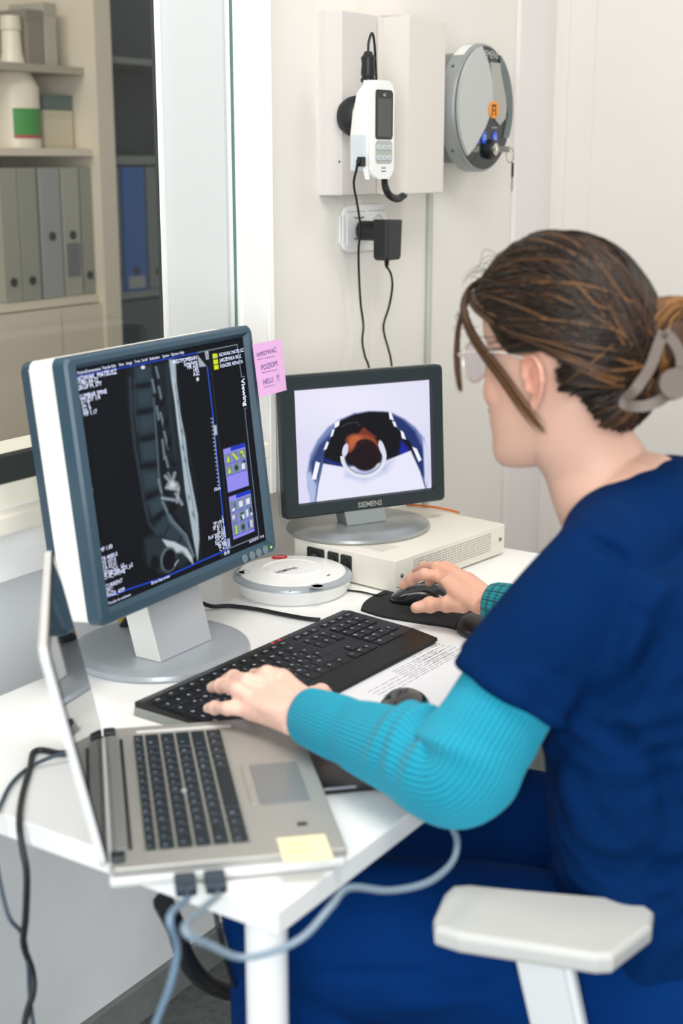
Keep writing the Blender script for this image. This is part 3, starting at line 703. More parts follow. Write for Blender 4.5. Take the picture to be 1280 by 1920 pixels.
    p.poly([(808, 192), (854, 248), (820, 252)], (168, 176, 184)); p.poly([(846, 178), (862, 175), (866, 214), (852, 216)], (180, 188, 200)); p.line([(853, 185), (860, 205)], 3, (30, 30, 40))
    p.poly([(888, 535), (903, 532), (907, 578), (893, 582)], (176, 188, 208))
    for i in range(18):
        y = 500 + i * 19; x = 884 + (y - 500) * .105; p.line([(x - 8, y), (x, y)], 3, (196, 204, 226))
    p.line([(884, 500), (917, 822)], 2.5, (150, 166, 214))
    for x, y in ((895, 200), (899, 228), (902, 254)): p.poly([(x - 12, y - 10), (x + 10, y - 12), (x + 12, y + 8), (x - 10, y + 12)], (214, 234, 20))
    p.poly([(893, 200), (910, 196), (908, 208), (894, 210)], (190, 200, 150))
    p.ell(545, 250, 10, 8, (230, 232, 245), soft=2); p.ell(811, 310, 6, 9, (230, 232, 245), soft=2); p.ell(295, 838, 6, 11, (210, 216, 240), soft=2)
    for x, y in ((930, 1156), (947, 1150), (962, 1144)): p.ell(x, y, 6, 9, (190, 200, 220) if x > 935 else (30, 60, 60), soft=2)
    p.poly([(955, 1082), (968, 1078), (972, 1120), (960, 1125)], (160, 170, 200))
    # tool palettes
    def pal(q, rows, icons):
        H = homog([(0, 0), (1, 0), (1, 1), (0, 1)], q); f = lambda s, u_: happ(H, s, u_)
        p.poly([f(0, 0), f(1, 0), f(1, 1), f(0, 1)], (146, 140, 238))
        p.poly([f(.33, 0), f(1, 0), f(1, .09), f(.33, .09)], (24, 56, 190))
        h = .83 / 3 if rows == 3 else .26
        for r in range(rows):
            for c in range(3):
                s0, t0 = .03 + c * .33, .12 + r * h
                p.poly([f(s0, t0), f(s0 + .29, t0), f(s0 + .29, t0 + h - .03), f(s0, t0 + h - .03)], (116, 136, 148))
                p.line([f(s0, t0 + h - .02), f(s0 + .3, t0 + h - .02)], 3, (44, 60, 190))
                icons(r, c, lambda s, u_: f(s0 + .29 * s, t0 + (h - .03) * u_))
    Yl, Bk, Wh = (206, 226, 30), (20, 30, 34), (226, 228, 238)
    def ic1(r, c, g):
        if (r, c) in ((0, 0), (1, 0)): p.poly([g(.5, .2), g(.75, .8), g(.25, .85)], Yl)
        if (r, c) == (0, 1): p.line([g(.2, .2), g(.8, .8)], 9, Yl)
        if (r, c) == (0, 2): p.line([g(.5, .3), g(.8, .8)], 6, Yl); p.ell(*g(.45, .3), 8, 8, Yl); p.line([g(.1, .5), g(.5, .4)], 4, Bk)
        if (r, c) == (1, 1): p.ell(*g(.5, .5), 9, 11, Bk); p.ell(*g(.5, .5), 3, 4, (110, 130, 60)); p.line([g(.5, .15), g(.5, .85)], 2, Bk)
        if (r, c) == (1, 2): p.poly([g(.2, .3), g(.75, .3), g(.75, .85), g(.2, .85)], Wh); p.ell(*g(.7, .12), 8, 5, Bk)
    def ic2(r, c, g):
        if r == 0 and c > 0: p.poly([g(.2, .25), g(.8, .25), g(.8, .8), g(.2, .8)], Wh)
        if (r, c) == (0, 0): p.line([g(.7, .3), g(.7, .6)], 5, (30, 50, 120)); p.poly([g(.2, .7), g(.6, .7), g(.6, .95), g(.2, .95)], Wh)
        if (r, c) == (1, 0): p.poly([g(.1, .2), g(.5, .2), g(.5, .6), g(.1, .6)], (226, 214, 236)); p.ell(*g(.6, .65), 9, 9, (130, 120, 220))
        if (r, c) == (1, 1): p.line([g(.3, .3), g(.7, .3)], 6, Bk); p.line([g(.3, .6), g(.4, .9)], 6, Bk); p.poly([g(.5, .5), g(.85, .5), g(.85, .85), g(.5, .85)], Wh)
        if (r, c) == (1, 2): p.poly([g(.05, .15), g(.35, .15), g(.35, .8), g(.05, .8)], Wh); p.line([g(.75, .1), g(.8, .5)], 7, Bk); p.ell(*g(.85, .7), 5, 6, Wh)
        if (r, c) == (2, 0):
            for k in range(3): p.poly([g(.35, .15 + k * .28), g(.65, .15 + k * .28), g(.65, .33 + k * .28), g(.35, .33 + k * .28)], Yl)
        if (r, c) == (2, 1): p.ell(*g(.45, .5), 9, 14, (44, 56, 60), soft=4)
        if (r, c) == (2, 2): p.line([g(.15, .2), g(.25, .8)], 5, (30, 50, 200)); p.poly([g(.5, .1), g(.9, .2), g(.8, .9), g(.5, .8)], (200, 206, 226))
    pal([(935, 650), (1041, 620), (1062, 825), (960, 858)], 2, ic1); pal([(963, 880), (1068, 845), (1090, 1045), (987, 1085)], 3, ic2)
picture('display', sw, sh, .0009, H3, (9, 13, 17), paint_mri, M_screen, t, SM)
bg = Bag()
def stext(s, X, Y, size, align='LEFT', rot=0, bold=.0):
    u_, v_ = happ(H3i, X, Y); bg.text(s, size, SM @ TR((u_ - .5) * sw, (.5 - v_) * sh, .0004, rz=rot), align, bold)
for s, x in (('Pacjent', 225), ('Zastosowania', 265), ('Transfer', 345), ('Edit', 392), ('View', 426), ('Image', 462), ('Tools', 502), ('Scroll', 538), ('Evaluation', 576), ('System', 638), ('Options', 680), ('Help', 722)):
    stext(s, x, 274 - (x - 225) * .182, .0052)
bg.build('screen_text', M_scrtxt, t); bg = Bag()
for i, s in enumerate(('NOWAK, MATEUSZ', '*1981-04-12', '28-LIP M, 37Y', '', 'LUMBAR SPINE', 'STUDY 1/4', 'Se: 3', 'Im: 9', 'MF 1.17')):
    stext(s, 220 + i * 4.5, 305 + i * 21, .0088 if i == 0 else .0078)
bg.build('screen_text', M_scrtxt, t); bg = Bag()
for i, s in enumerate(('WESTPOMERAN', 'Symphony', 'MR A30', 'HFS', 'A.02', )):
    stext(s, 806 + i * 3, 206 + i * 19, .0076, 'RIGHT')
bg.build('screen_text', M_scrtxt, t); bg = Bag()
for i, s in enumerate(('MF 1.00', '', 'TR 4000.0', 'TE 107.0', 'TA 02:51', 'SE/tse2d1_17', 'C: t2_tse_sag', '', 'CURRENT', 'SPC:', 'PAGE_4/09')):
    stext(s, 335 + i * 3.4, 1128 + i * 22, .0076)
bg.build('screen_text', M_scrtxt, t); bg = Bag()
stext('t2_tse_sag_320_p2', 352, 1250, .0076)
bg.build('screen_text', M_scrtxt, t); bg = Bag()
for i, s in enumerate(('L', 'TP H9.0', 'SP R11.1', 'SL 4.0', 'FoV 300*300', '320*320', 'Sag>Cor', 'W 980', 'C 412')):
    stext(s, 936 + i * 2.5, 975 + i * 18, .0078, 'RIGHT')
bg.build('screen_text', M_scrtxt, t); bg = Bag()
stext('10cm', 922, 834, .0075, 'RIGHT')
bg.build('screen_text', M_scrtxt, t); bg = Bag()
for i, s in enumerate(('NOWAK MATEUSZ', 'JARZEMSKA BOZ', 'KSIAZEK RENATA')): stext(s, 914 + i * 3, 196 + i * 27, .0072)
bg.build('screen_text', M_scrtxt, t); bg = Bag()
stext('Viewing', 1036, 376, .0125, 'CENTER', -math.pi / 2, .02); stext('Ekran bez zmian', 585, 1290, .0062); stext('26.09.2018  17:02', 1062, 1098, .0055)
bg.build('screen_text', M_scrtxt, t); bg = Bag()
stext('Transfer do archiwum', 376, 1384, .0050)
bg.build('screen_text', M_scrtxt, t)
for i, s_ in enumerate((.788, .835, .878, .921)):
    lathe('button', [(0, .0), (.0062, 0), (.0058, .0022), (0, .0026)], mat('button_grey', (112, 130, 140), .5), t, n=24, M=PM @ TR((s_ - .5) * W1, (.5 - .972) * H1, -.0002))
lathe('power_light', [(0, 0), (.0016, 0), (.0012, .001), (0, .001)], mat('led_green', (130, 255, 50), .3, emit=2.0), t, n=14, M=PM @ TR(.462 * W1, -.472 * H1, 0))
# stand
lathe('stand_foot', [(0, 0), (.124, 0), (.126, .004), (.124, .009), (.112, .0145), (.108, .0152), (0, .0155)], M_silver, t, n=96)
SHR = Matrix(((1, 0, 0, 0), (0, 1, .28, -.004), (0, 0, 1, 0), (0, 0, 0, 1)))
prism('stand_neck', [(-.064, -.057), (.044, -.057), (.044, -.012), (-.064, -.012)], .0155, .118, mat('silver_neck', (186, 190, 196), .36, metal=.25), t, bev=.002, M=SHR)
prism('neck_side', [(-.0655, -.056), (-.0642, -.056), (-.0642, -.013), (-.0655, -.013)], .0160, .117, M_ivory, t, M=SHR)

# ---- pink note on the bezel of monitor 1
NMt = plane((1.622, 1.1885, 1.117), math.radians(2), math.radians(7), (0, 0, 0))
nloc = np.array(NMt.translation)
def note(name, label, Mx, w, h, m, lines, ink, curl=.002):
    t_ = thing(name, label, 'note', Mx.translation); R_ = Mx.to_3x3().to_4x4()
    nx = 12; V = []; Fc = []
    for zoff in (0, -.0003):
        for j in range(nx + 1):
            for i in range(nx + 1):
                x = (i / nx - .5) * w; y = (.5 - j / nx) * h; z = curl * (j / nx) ** 2 * math.sin(3 * i / nx + .4) + zoff
                V.append(tuple(R_ @ Vector((x, y, z))))
    n1 = (nx + 1) ** 2
    for j in range(nx):
        for i in range(nx):
            q = [j * (nx + 1) + i, (j + 1) * (nx + 1) + i, (j + 1) * (nx + 1) + i + 1, j * (nx + 1) + i + 1]
            Fc.append(q); Fc.append([k + n1 for k in q][::-1])
    link('paper', mesh('paper', V, Fc), m, t_, smooth=True)
    g = Bag()
    for s, x, y, sz_, un in lines:
        z = curl * (.5 - y / h) ** 2 * 1.0 + .0006
        g.text(s, sz_, R_ @ TR(x, y, z, rz=math.radians(3)))
        if un: g.rect(x, y - sz_ * .62, x + un, y - sz_ * .56, R_, z)
    if lines: g.build('handwriting', ink, t_)
    return t_
M_ink = mat('ballpoint_ink', (112, 84, 150), .7)
note('sticky_note', 'pink sticky note with handwriting stuck to the big monitor edge', NMt @ Matrix.Rotation(math.radians(0), 4, 'Z'), .074, .076, mat('pink_paper', (222, 172, 218), .8),
     [('WPISYWAĆ', -.031, .021, .0098, .046), ('POZIOM', -.024, .002, .0112, .040), ('HELU', -.024, -.019, .0112, .030), ('!?', .012, -.017, .0125, 0)], M_ink)

# ================================================================ WHITE POWER BOX + MONITOR 2
A_ = np.array([1.806, 1.084]); Bv = np.array([2.112, 1.045]); Dv = np.array([1.823, 1.283])
ex = Bv - A_; LX = float(np.linalg.norm(ex)); azb = math.atan2(ex[1], ex[0]); LY = .215; HB = .055
M_box = mat('cream_metal', (228, 224, 212), .45, noise=.01)
t = thing('power_supply_box', 'flat cream metal box with black sockets under the smaller monitor', 'power unit', (*A_, ZD), (0, 0, azb))
box('case', (0, 0, .003), (LX, LY, HB), M_box, t, bev=.0012)
box('foot', (.01, .01, 0), (.03, .03, .0031), M_blk, t); box('foot', (LX - .03, .01, 0), (LX - .01, .03, .0031), M_blk, t)
bg = Bag(); n = 0
for i in range(52):
    for j in range(8):
        x = .050 + i * .0042; z = .0165 + j * .0042
        if i % 1 == 0: bg.poly([(x + .0011 * math.cos(q), z + .0011 * math.sin(q)) for q in np.linspace(0, 2 * math.pi, 7)[:-1]], STD, .0003)
o = bg.build('vent_holes', mat('hole_dark', (70, 66, 58), .8), t); o['kind'] = 'stuff'
M_st = mat('screw_bright', (150, 150, 140), .25, metal=1)
for x, z in ((.018, .028), (LX - .014, .03)): lathe('screw', [(0, 0), (.0036, 0), (.003, .0018), (0, .0022)], M_st, t, n=18, M=STD @ TR(x, z, 0))
LEFT = Matrix(((0, 0, -1, 0), (-1, 0, 0, 0), (0, 1, 0, 0), (0, 0, 0, 1)))   # drawing upright on the face that looks to -x (drawing x runs towards -y)
for k, (yy, w_) in enumerate(((.100, .022), (.128, .022), (.166, .036))):
    g = LEFT @ TR(-yy, .030, 0)
    so = prism('outlet', rrect(w_, .034, .002), 0, .003, M_blk, t, bev=.0006, M=g)
    q = 0.34 * w_
    prism('socket_well', [(-q, -.011), (q, -.011), (q, .006), (q * .5, .012), (-q * .5, .012), (-q, .006)], .003, .0036, mat('well_black', (10, 12, 13), .6), so, M=g)
    for px_, py_ in ((0, .006), (0, -.005), (0, -.0005)):
        prism('pin_slot', rrect(.0016, .0045, .0005, cx=px_ + (0 if py_ > 0 else 0), cy=py_), .0036, .0042, mat('slot_grey', (54, 56, 58), .5), so, M=g)
tx = lathe('rocker', [(0, 0), (.008, 0), (.008, .004), (0, .005)], mat('switch_gloss', (60, 64, 66), .15), t, n=24, M=LEFT @ TR(-.166, .03, .003))
bg = Bag()
bg.rect(.03, .05, .075, .105, None, HB + .0003); bg.build('type_label', mat('faded_label', (214, 212, 200), .6), t)
bg = Bag()
for k in range(6): bg.rect(.034, .056 + k * .008, .07 - (k % 2) * .008, .0572 + k * .008, None, HB + .0006)
bg.build('label_print', mat('faded_print', (190, 186, 172), .6), t)
bg = Bag(); bg.rect(.155, .150, .215, .195, None, HB + .0003); bg.rect(.262, .120, .288, .128, None, HB + .0003); bg.build('warning_label', mat('grey_label', (206, 203, 194), .6), t)
bg = Bag()
for k in range(4): bg.rect(.16, .156 + k * .009, .205 - (k % 2) * .01, .159 + k * .009, None, HB + .0006)
bg.build('warning_print', mat('dark_print', (90, 88, 84), .6), t)
# second monitor
c2 = np.array([1.947, 1.228, .950]); az2 = math.radians(-29.5); ti2 = math.radians(4.2); W2, H2 = .310, .238
B2 = (1.949, 1.244, ZD + HB)
t = thing('computer_monitor', 'smaller black framed monitor showing a patient in a scanner bore', 'monitor', B2)
PM2 = plane(c2, az2, ti2, B2)
mb = frame_bm(W2, H2, W2 * .088, W2 * .08, H2 * .108, H2 * .1, -.016, 0, .008, .002, PM2)
link('bezel', bm_mesh('bezel', mb), mat('dark_bezel', (34, 44, 48), .42, bump=.02), t)
prism('silver_rim', rrect(W2 + .001, H2 + .001, .008), -.026, -.0162, mat('rim_silver', (180, 182, 178), .35, metal=.3), t, bev=.002, M=PM2)
prism('rear_shell', rrect(W2 - .02, H2 - .02, .01), -.048, -.0262, M_dark, t, bev=.004, M=PM2)
sw2, sh2 = W2 * .832, H2 * .792; SM2 = PM2 @ Matrix.Translation((.004 * W2, -.004 * H2, -.0066))
Z4c = [(350, 207), (908, 160), (914, 605), (364, 672)]
H4 = homog([(0, 0), (1, 0), (1, 1), (0, 1)], Z4c)
def paint_bore(p):
    p.ell(560, 250, 300, 120, (238, 236, 252), soft=80, op=.7)
    O = [(405, 610), (402, 540), (415, 470), (445, 410), (490, 355), (540, 322), (600, 298), (650, 290), (710, 290), (760, 300), (810, 325), (850, 355), (885, 400), (900, 460), (905, 530), (895, 600), (885, 640), (430, 680)]
    p.poly(O, (120, 136, 188), soft=5)
    p.poly([(420, 600), (415, 500), (450, 430), (540, 335), (600, 300), (520, 400), (475, 470), (450, 560)], (46, 66, 120), soft=8)
    p.poly([(745, 296), (800, 322), (850, 370), (885, 450), (890, 560), (860, 560), (820, 440), (770, 350)], (30, 50, 110), soft=8)
    p.poly([(880, 400), (905, 450), (906, 560), (888, 610), (884, 500)], (214, 216, 240), soft=4)
    p.poly([(405, 600), (400, 545), (415, 540), (440, 600), (432, 670), (414, 672)], (176, 188, 226), soft=5)
    p.poly([(536, 330), (600, 302), (660, 290), (740, 292), (770, 352), (830, 420), (850, 470), (700, 530), (560, 520), (466, 505), (470, 470), (505, 390)], (12, 10, 14), soft=4)
    p.poly([(470, 500), (470, 480), (520, 500), (600, 515), (560, 530)], (26, 46, 130), soft=5, op=.7); p.poly([(790, 410), (820, 440), (820, 465), (780, 470)], (20, 40, 160), soft=6, op=.8)
    p.poly([(466, 506), (560, 522), (700, 505), (830, 452), (870, 540), (888, 606), (905, 640), (430, 690), (445, 600)], (232, 232, 250), soft=3)
    p.poly([(560, 525), (700, 510), (760, 490), (730, 540), (640, 580), (560, 560)], (182, 190, 226), soft=14, op=.8)
    p.line([(466, 506), (444, 600), (436, 665)], 4, (24, 40, 110), soft=3); p.line([(832, 452), (870, 540), (890, 606)], 4, (30, 44, 90), soft=3)
    for q in ([(438, 497), (455, 503), (438, 572), (421, 570)], [(484, 414), (492, 420), (482, 446), (470, 450)], [(508, 364), (516, 366), (508, 392), (498, 396)], [(518, 338), (538, 328), (534, 350), (516, 360)],
              [(740, 292), (750, 294), (760, 326), (744, 322)], [(754, 330), (766, 334), (772, 354), (762, 352)], [(788, 368), (800, 376), (810, 406), (794, 400)], [(836, 436), (854, 444), (874, 490), (862, 498)]): p.poly(q, (244, 248, 255), soft=2)
    p.line([(545, 355), (570, 340), (610, 335), (618, 348)], 3, (60, 66, 70), soft=2)
    p.ring(634, 475, 86, 82, 17, (226, 228, 240), -40, 215, soft=2); p.ring(634, 475, 78, 74, 4, (120, 128, 150), 0, 180, soft=2)
    p.ell(560, 450, 12, 28, (216, 220, 238), rot=15, soft=2); p.ell(710, 440, 11, 30, (222, 226, 240), rot=-15, soft=2)
    p.poly([(598, 400), (636, 356), (690, 398)], (122, 50, 34), soft=4)
    p.ell(634, 432, 60, 46, (150, 70, 40), soft=4); p.ell(600, 410, 30, 22, (196, 104, 62), soft=10)
    p.ell(640, 470, 62, 66, (36, 12, 14), soft=4); p.ell(640, 480, 52, 52, (26, 10, 14), soft=6)
    p.ell(590, 425, 12, 30, (190, 96, 56), rot=25, soft=6, op=.8)
picture('display', sw2, sh2, .0008, H4, (222, 220, 244), paint_bore, M_screen, t, SM2)
bg = Bag(); bg.text('SIEMENS', .0125, PM2 @ TR(.004, (.5 - .958) * H2, .0004), 'CENTER', .02); bg.build('brand_text', mat('bezel_text', (150, 152, 144), .5), t)
lathe('stand_foot', [(0, 0), (.124, 0), (.127, .0035), (.125, .008), (.105, .013), (.1, .0142), (0, .0145)], mat('brushed_silver', (168, 172, 170), .3, metal=.55), t, n=96, sx=1, sy=.9, M=TR(-.006, .012, 0, rz=az2) if False else TR(0, 0, 0, rz=az2))
prism('stand_neck', [(-.038, -.034), (.038, -.034), (.034, .012), (-.034, .012)], .0145, .062, mat('neck_silver', (138, 146, 146), .35, metal=.4), t, bev=.002, M=TR(0, 0, 0, rz=az2) @ Matrix(((1, 0, 0, 0), (0, 1, .5, -.006), (0, 0, 1, 0), (0, 0, 0, 1))))
cable('orange_cable', 'thin orange cable lying on the cream box behind the smaller monitor', [onz(762, 946, ZD + HB + .003), onz(790, 948, ZD + HB + .004), onz(820, 952, ZD + HB + .004), onz(845, 957, ZD + HB + .003), onz(860, 961, ZD + HB + .003)], .0022, mat('orange_sheath', (226, 120, 40), .5))

# ================================================================ INTERCOM
pc = onz(537, 1100, ZD + .02); pc = np.array([1.735, 1.232])
t = thing('intercom', 'round white intercom speaker with silver ring and red stop button', 'intercom', (*pc, ZD))
RI = .0955
TI = TR(0, 0, 0, rz=math.radians(-35))
lathe('base', [(0, 0), (RI * .86, 0), (RI * .93, .006), (RI * .99, .024), (RI * .975, .026)], M_wht, t, n=96)
lathe('silver_ring', [(RI * 1.0, .0255), (RI * .99, .029), (RI * .90, .0335), (RI * .88, .033)], mat('ring_silver', (172, 178, 182), .35, metal=.3), t, n=96)
lathe('top_cover', [(RI * .895, .0325), (RI * .88, .0345), (RI * .5, .0385), (RI * .49, .0375), (RI * .46, .0372), (RI * .44, .0392), (0, .0405)], M_wht, t, n=96)
def on_top(px, py):
    q = onz(px, py, ZD + .038); return float(q[0] - pc[0]), float(q[1] - pc[1])
q = on_top(524, 1044); lathe('stop_button', [(0, 0), (.0125, 0), (.012, .003), (0, .0035)], mat('stop_red', (190, 20, 34), .35), t, n=30, M=TR(q[0], q[1], .0348), sx=1.15)
bg = Bag(); vdir = math.radians(-57); bg.text('STOP', .0065, TR(q[0], q[1], .0385, rz=vdir), 'CENTER', .03); bg.build('stop_text', M_wht, t)
bg = Bag(); q = on_top(537, 1072); bg.text('SIEMENS', .0115, TR(q[0], q[1], .0412, rz=math.radians(-15)), 'CENTER', .01)
q = on_top(595, 1096); bg.poly([(q[0] + .0024 * math.cos(a_) * (1 if k % 2 else .5), q[1] + .0024 * math.sin(a_) * (1 if k % 2 else .5)) for k, a_ in enumerate(np.linspace(0, 6.28, 11)[:-1])], None, .0378)
q = on_top(616, 1077); bg.rect(q[0] - .004, q[1] - .001, q[0] + .004, q[1] + .0015, None, .0372)
q = on_top(543, 1109); bg.rect(q[0] - .003, q[1] - .001, q[0] + .003, q[1] + .001, None, .0378)
q = on_top(457, 1070); bg.text('A', .010, TR(q[0], q[1], .0378, rz=vdir), 'CENTER', .01)
for k in range(3): q = on_top(476 + k * 5, 1060 + k * 1.2); bg.rect(-.0004, -.003, .0004, .003, TR(q[0], q[1], .0372, rz=vdir))
bg.build('printed_marks', mat('mark_navy', (40, 50, 66), .6), t)
for (px, py) in ((595, 1096), (457, 1070)):
    q = on_top(px, py); lathe('dial_ring', [(.0088, 0), (.0094, .001), (.0112, .001), (.0118, 0)], mat('ring_grey', (176, 180, 182), .4), t, n=32, M=TR(q[0], q[1], .0352))

# ================================================================ KEYBOARD
kc = np.array([1.428, 1.089]); azk = math.radians(-2.3); KW, KD = .445, .166
t = thing('keyboard', 'wide black computer keyboard with glossy frame under the left hand', 'keyboard', (*kc, ZD), (0, 0, azk))
M_kb = mat('keyboard_black', (12, 14, 16), .3, spec=.35)
M_key2 = mat('keycap_black', (15, 18, 22), .42, spec=.35)
M_leg_ = mat('legend_white', (206, 212, 220), .6)
def kside(y0, y1, z0, z1): pass
bm = bmesh.new()
prof = [(0, .004), (0, .018), (-.012, .020), (-.125, .0145), (-.165, .0085), (-KD, .004)]
V = [(-KW / 2, y, z) for y, z in prof] + [(KW / 2, y, z) for y, z in prof]
n = len(prof); Fc = [tuple(range(n)), tuple(range(2 * n - 1, n - 1, -1))] + [(i, i + n, (i + 1) % n + n, (i + 1) % n) for i in range(n)]
link('body', mesh('body', V, Fc), M_kb, t)
box('side_rail', (-KW / 2 - .002, -KD + .002, .0), (-KW / 2 + .002, 0, .0115), mat('rail_silver', (150, 154, 150), .4, metal=.3), t, bev=.001)
box('bottom_tray', (-KW / 2, -KD + .004, 0), (KW / 2, -.004, .0045), M_blk, t)
def kz(y): return .020 + (.0145 - .020) * ((-y - .012) / .113)
bgl = Bag(); keys = 0
u_ = .0187
rows = [(-.016, .0105, [(i * u_ * 1.02 + (.006 * (i // 4)), .0165) for i in range(16)]),]
layout = []
# function row
for i in range(13): layout.append((.006 + i * .0196 + (i > 0) * .006 + (i > 4) * .006 + (i > 8) * .006, -.018, .017, .0095))
for i in range(3): layout.append((.292 + i * .0187, -.018, .017, .0095))
for i in range(4): layout.append((.357 + i * .0187, -.018, .017, .0095))
main = [[1] * 13 + [2], [1.5] + [1] * 12 + [1.5], [1.75] + [1] * 12 + [1.25], [1.25] + [1] * 11 + [2.75], [1.25, 1.25, 1.25, 6.25, 1.25, 1.25, 1.25, 1.25]]
for r, ro in enumerate(main):
    x = .006
    for w_ in ro: layout.append((x, -.036 - r * .0187, w_ * u_ - .0016, .0165)); x += w_ * u_
for r, ro in enumerate(((1, 1, 1), (1, 1, 1), (), (0, 1, 0), (1, 1, 1))):
    for i, on in enumerate(ro):
        if on: layout.append((.292 + i * u_, -.036 - r * .0187, .0171, .0165))
for r, ro in enumerate(((1, 1, 1, 1), (1, 1, 1, 1), (1, 1, 1, 0), (1, 1, 1, 1), (2, 0, 1, 0))):
    for i, on in enumerate(ro):
        if on: layout.append((.355 + i * u_, -.036 - r * .0187, .0171 + (on - 1) * u_, .0165))
layout.sort(key=lambda q: 0)
first = None; extra = bmesh.new(); chars = 'QWERTYUIOPASDFGHJKLZXCVBNM1234567890'
cache = {}
for i, (x, y, w_, h_) in enumerate(layout):
    x0 = -KW / 2 + .004 + x; zc = kz(y - h_ / 2)
    if i < 88:
        ck = (round(w_, 4), h_)
        if ck not in cache:
            bm = bmesh.new(); add_box(bm, (0, -h_, 0), (w_, 0, .003), bev=.0009, seg=1); cache[ck] = bm_mesh('key', bm); cache[ck].materials.append(M_key2)
        o = bpy.data.objects.new('key', cache[ck]); COL.objects.link(o); o.parent = t; o.location = (x0, y, zc - .0016); o.rotation_euler = (math.radians(2.6), 0, 0)
    else: add_box(extra, (x0, y - h_, zc - .0016), (x0 + w_, y, zc + .0014), bev=.0009, seg=1)
    ch = chars[(i * 7) % len(chars)]
    if i < 20: bgl.text('F%d' % i if 0 < i < 13 else 'Esc', .0045, TR(x0 + w_ * .25, y - h_ * .5, zc + .0018), 'LEFT', .03)
    elif w_ < .1: bgl.text(ch, .0062, TR(x0 + w_ * .22, y - h_ * .35, zc + .0018), 'LEFT', .02)
    if 33 < i < 75 and w_ < .02: bgl.text(chars[(i * 5 + 3) % 36].lower(), .0042, TR(x0 + w_ * .6, y - h_ * .68, zc + .0018), 'LEFT', .0)
o = link('key', bm_mesh('key', extra), M_key2, t); o['kind'] = 'stuff'
bgl.build('key_legends', M_leg_, t)
for x in (.262, .277): lathe('indicator_light', [(0, 0), (.0024, 0), (.002, .001), (0, .001)], mat('led_red', (220, 50, 44), .4, emit=.4), t, n=12, M=TR(-KW / 2 + .004 + x, -.0075, .0195))
# ================================================================ MOUSE PAD, MOUSE
def P2(seq, z=ZD): return [(float(onz(x, y, z)[0]), float(onz(x, y, z)[1])) for x, y in seq]
padc = onz(800, 1140, ZD)
t = thing('mouse_pad', 'black mouse pad with gel wrist rest under the right hand', 'mouse pad', (float(padc[0]), float(padc[1]), ZD))
outl = P2([(676, 1146), (684, 1132), (706, 1118), (740, 1104), (775, 1094), (830, 1088), (880, 1110), (925, 1140), (932, 1180), (905, 1192), (870, 1186), (840, 1178), (800, 1172), (760, 1166), (715, 1158)])
outl = [(x - padc[0], y - padc[1]) for x, y in outl]
outl = [tuple(p) for p in crom(outl + [outl[0]], 5)[:-1]]
prism('mat', [(p[0], p[1]) for p in outl][::-1], 0, .004, mat('pad_fabric', (22, 25, 26), .8, bump=.1), t, bev=.001)
w = onz(893, 1168, ZD + .01)
bm = bmesh.new(); bmesh.ops.create_uvsphere(bm, u_segments=36, v_segments=18, radius=1)
bmesh.ops.transform(bm, matrix=TR(float(w[0] - padc[0]), float(w[1] - padc[1]), .006, rz=math.radians(20)) @ Matrix.Diagonal((.048, .030, .014, 1)), verts=bm.verts[:])
link('wrist_rest', bm_mesh('wrist_rest', bm), mat('gel_black', (28, 31, 33), .4), t, smooth=True)
def mouse(name, label, c, az, m, group=None, s=1.0, z=ZD):
    t_ = thing(name, label, 'mouse', (*c, z), (0, 0, az), group)
    N = 28; V = []; Fc = []
    L, Wd, Hm = .112 * s, .064 * s, .036 * s
    prof = np.linspace(-1, 1, N)
    for i, q in enumerate(prof):
        hw = Wd / 2 * (1 - abs(q) ** 3.2) ** (1 / 2.4) * (1 - .10 * math.cos(q * math.pi * .9)); hh = Hm * (1 - abs(q) ** 2.4) ** .55 * (.80 - .22 * q)
        for k in range(17):
            a_ = math.pi * k / 16; V.append((hw * math.cos(a_) * (1 if k in (0, 16) else 1), q * L / 2, max(0, hh * math.sin(a_) ** .8)))
    for i in range(N - 1):
        for k in range(16): Fc.append((i * 17 + k, i * 17 + k + 1, (i + 1) * 17 + k + 1, (i + 1) * 17 + k))
    for i in range(N - 1): Fc.append((i * 17, (i + 1) * 17, (i + 1) * 17 + 16, i * 17 + 16))
    link('shell', mesh('shell', V, Fc), m, t_, smooth=True)
    V, Fc = tube_vf([(0, L * .1, Hm * .985 * .8), (0, L * .2, Hm * .91 * .8), (0, L * .32, Hm * .80 * .72), (0, L * .42, Hm * .50)], [.0006] * 4, 6)
    link('button_seam', mesh('button_seam', V, Fc), mat('seam_grey', (70, 74, 76), .5), t_)
    lathe('scroll_wheel', [(0, -.003), (.007, -.003), (.0075, 0), (.007, .003), (0, .003)], mat('wheel_rubber', (50, 52, 54), .6), t_, n=20, M=TR(0, L * .27, Hm * .55, ry=math.pi / 2))
    return t_
M_mouse = mat('mouse_gloss', (22, 26, 28), .18, coat=.4)
mcen = (1.790, 1.022)
mouse('computer_mouse', 'black wired mouse under the right hand on the mouse pad', mcen, math.radians(12), M_mouse, z=ZD + .0045, s=.95)
cable('mouse_cable', 'thin black mouse cable passing behind the intercom', [(mcen[0] - .013, mcen[1] + .056, ZD + .012), tuple(onz(708, 1116, ZD + .006)), tuple(onz(678, 1110, ZD + .002)), tuple(onz(650, 1106, ZD + .002)), tuple(onz(630, 1098, ZD + .002)), tuple(onz(600, 1080, ZD + .002)), tuple(onz(575, 1045, ZD + .002))], .0016, M_cab)
m2 = onz(722, 1350, ZD)
mouse('computer_mouse', 'glossy black mouse lying on the papers beside the teal forearm', (float(m2[0]) + .012, float(m2[1]) - .012), math.radians(100), mat('mouse_gloss2', (14, 17, 19), .12, coat=.5), z=ZD + .0014)
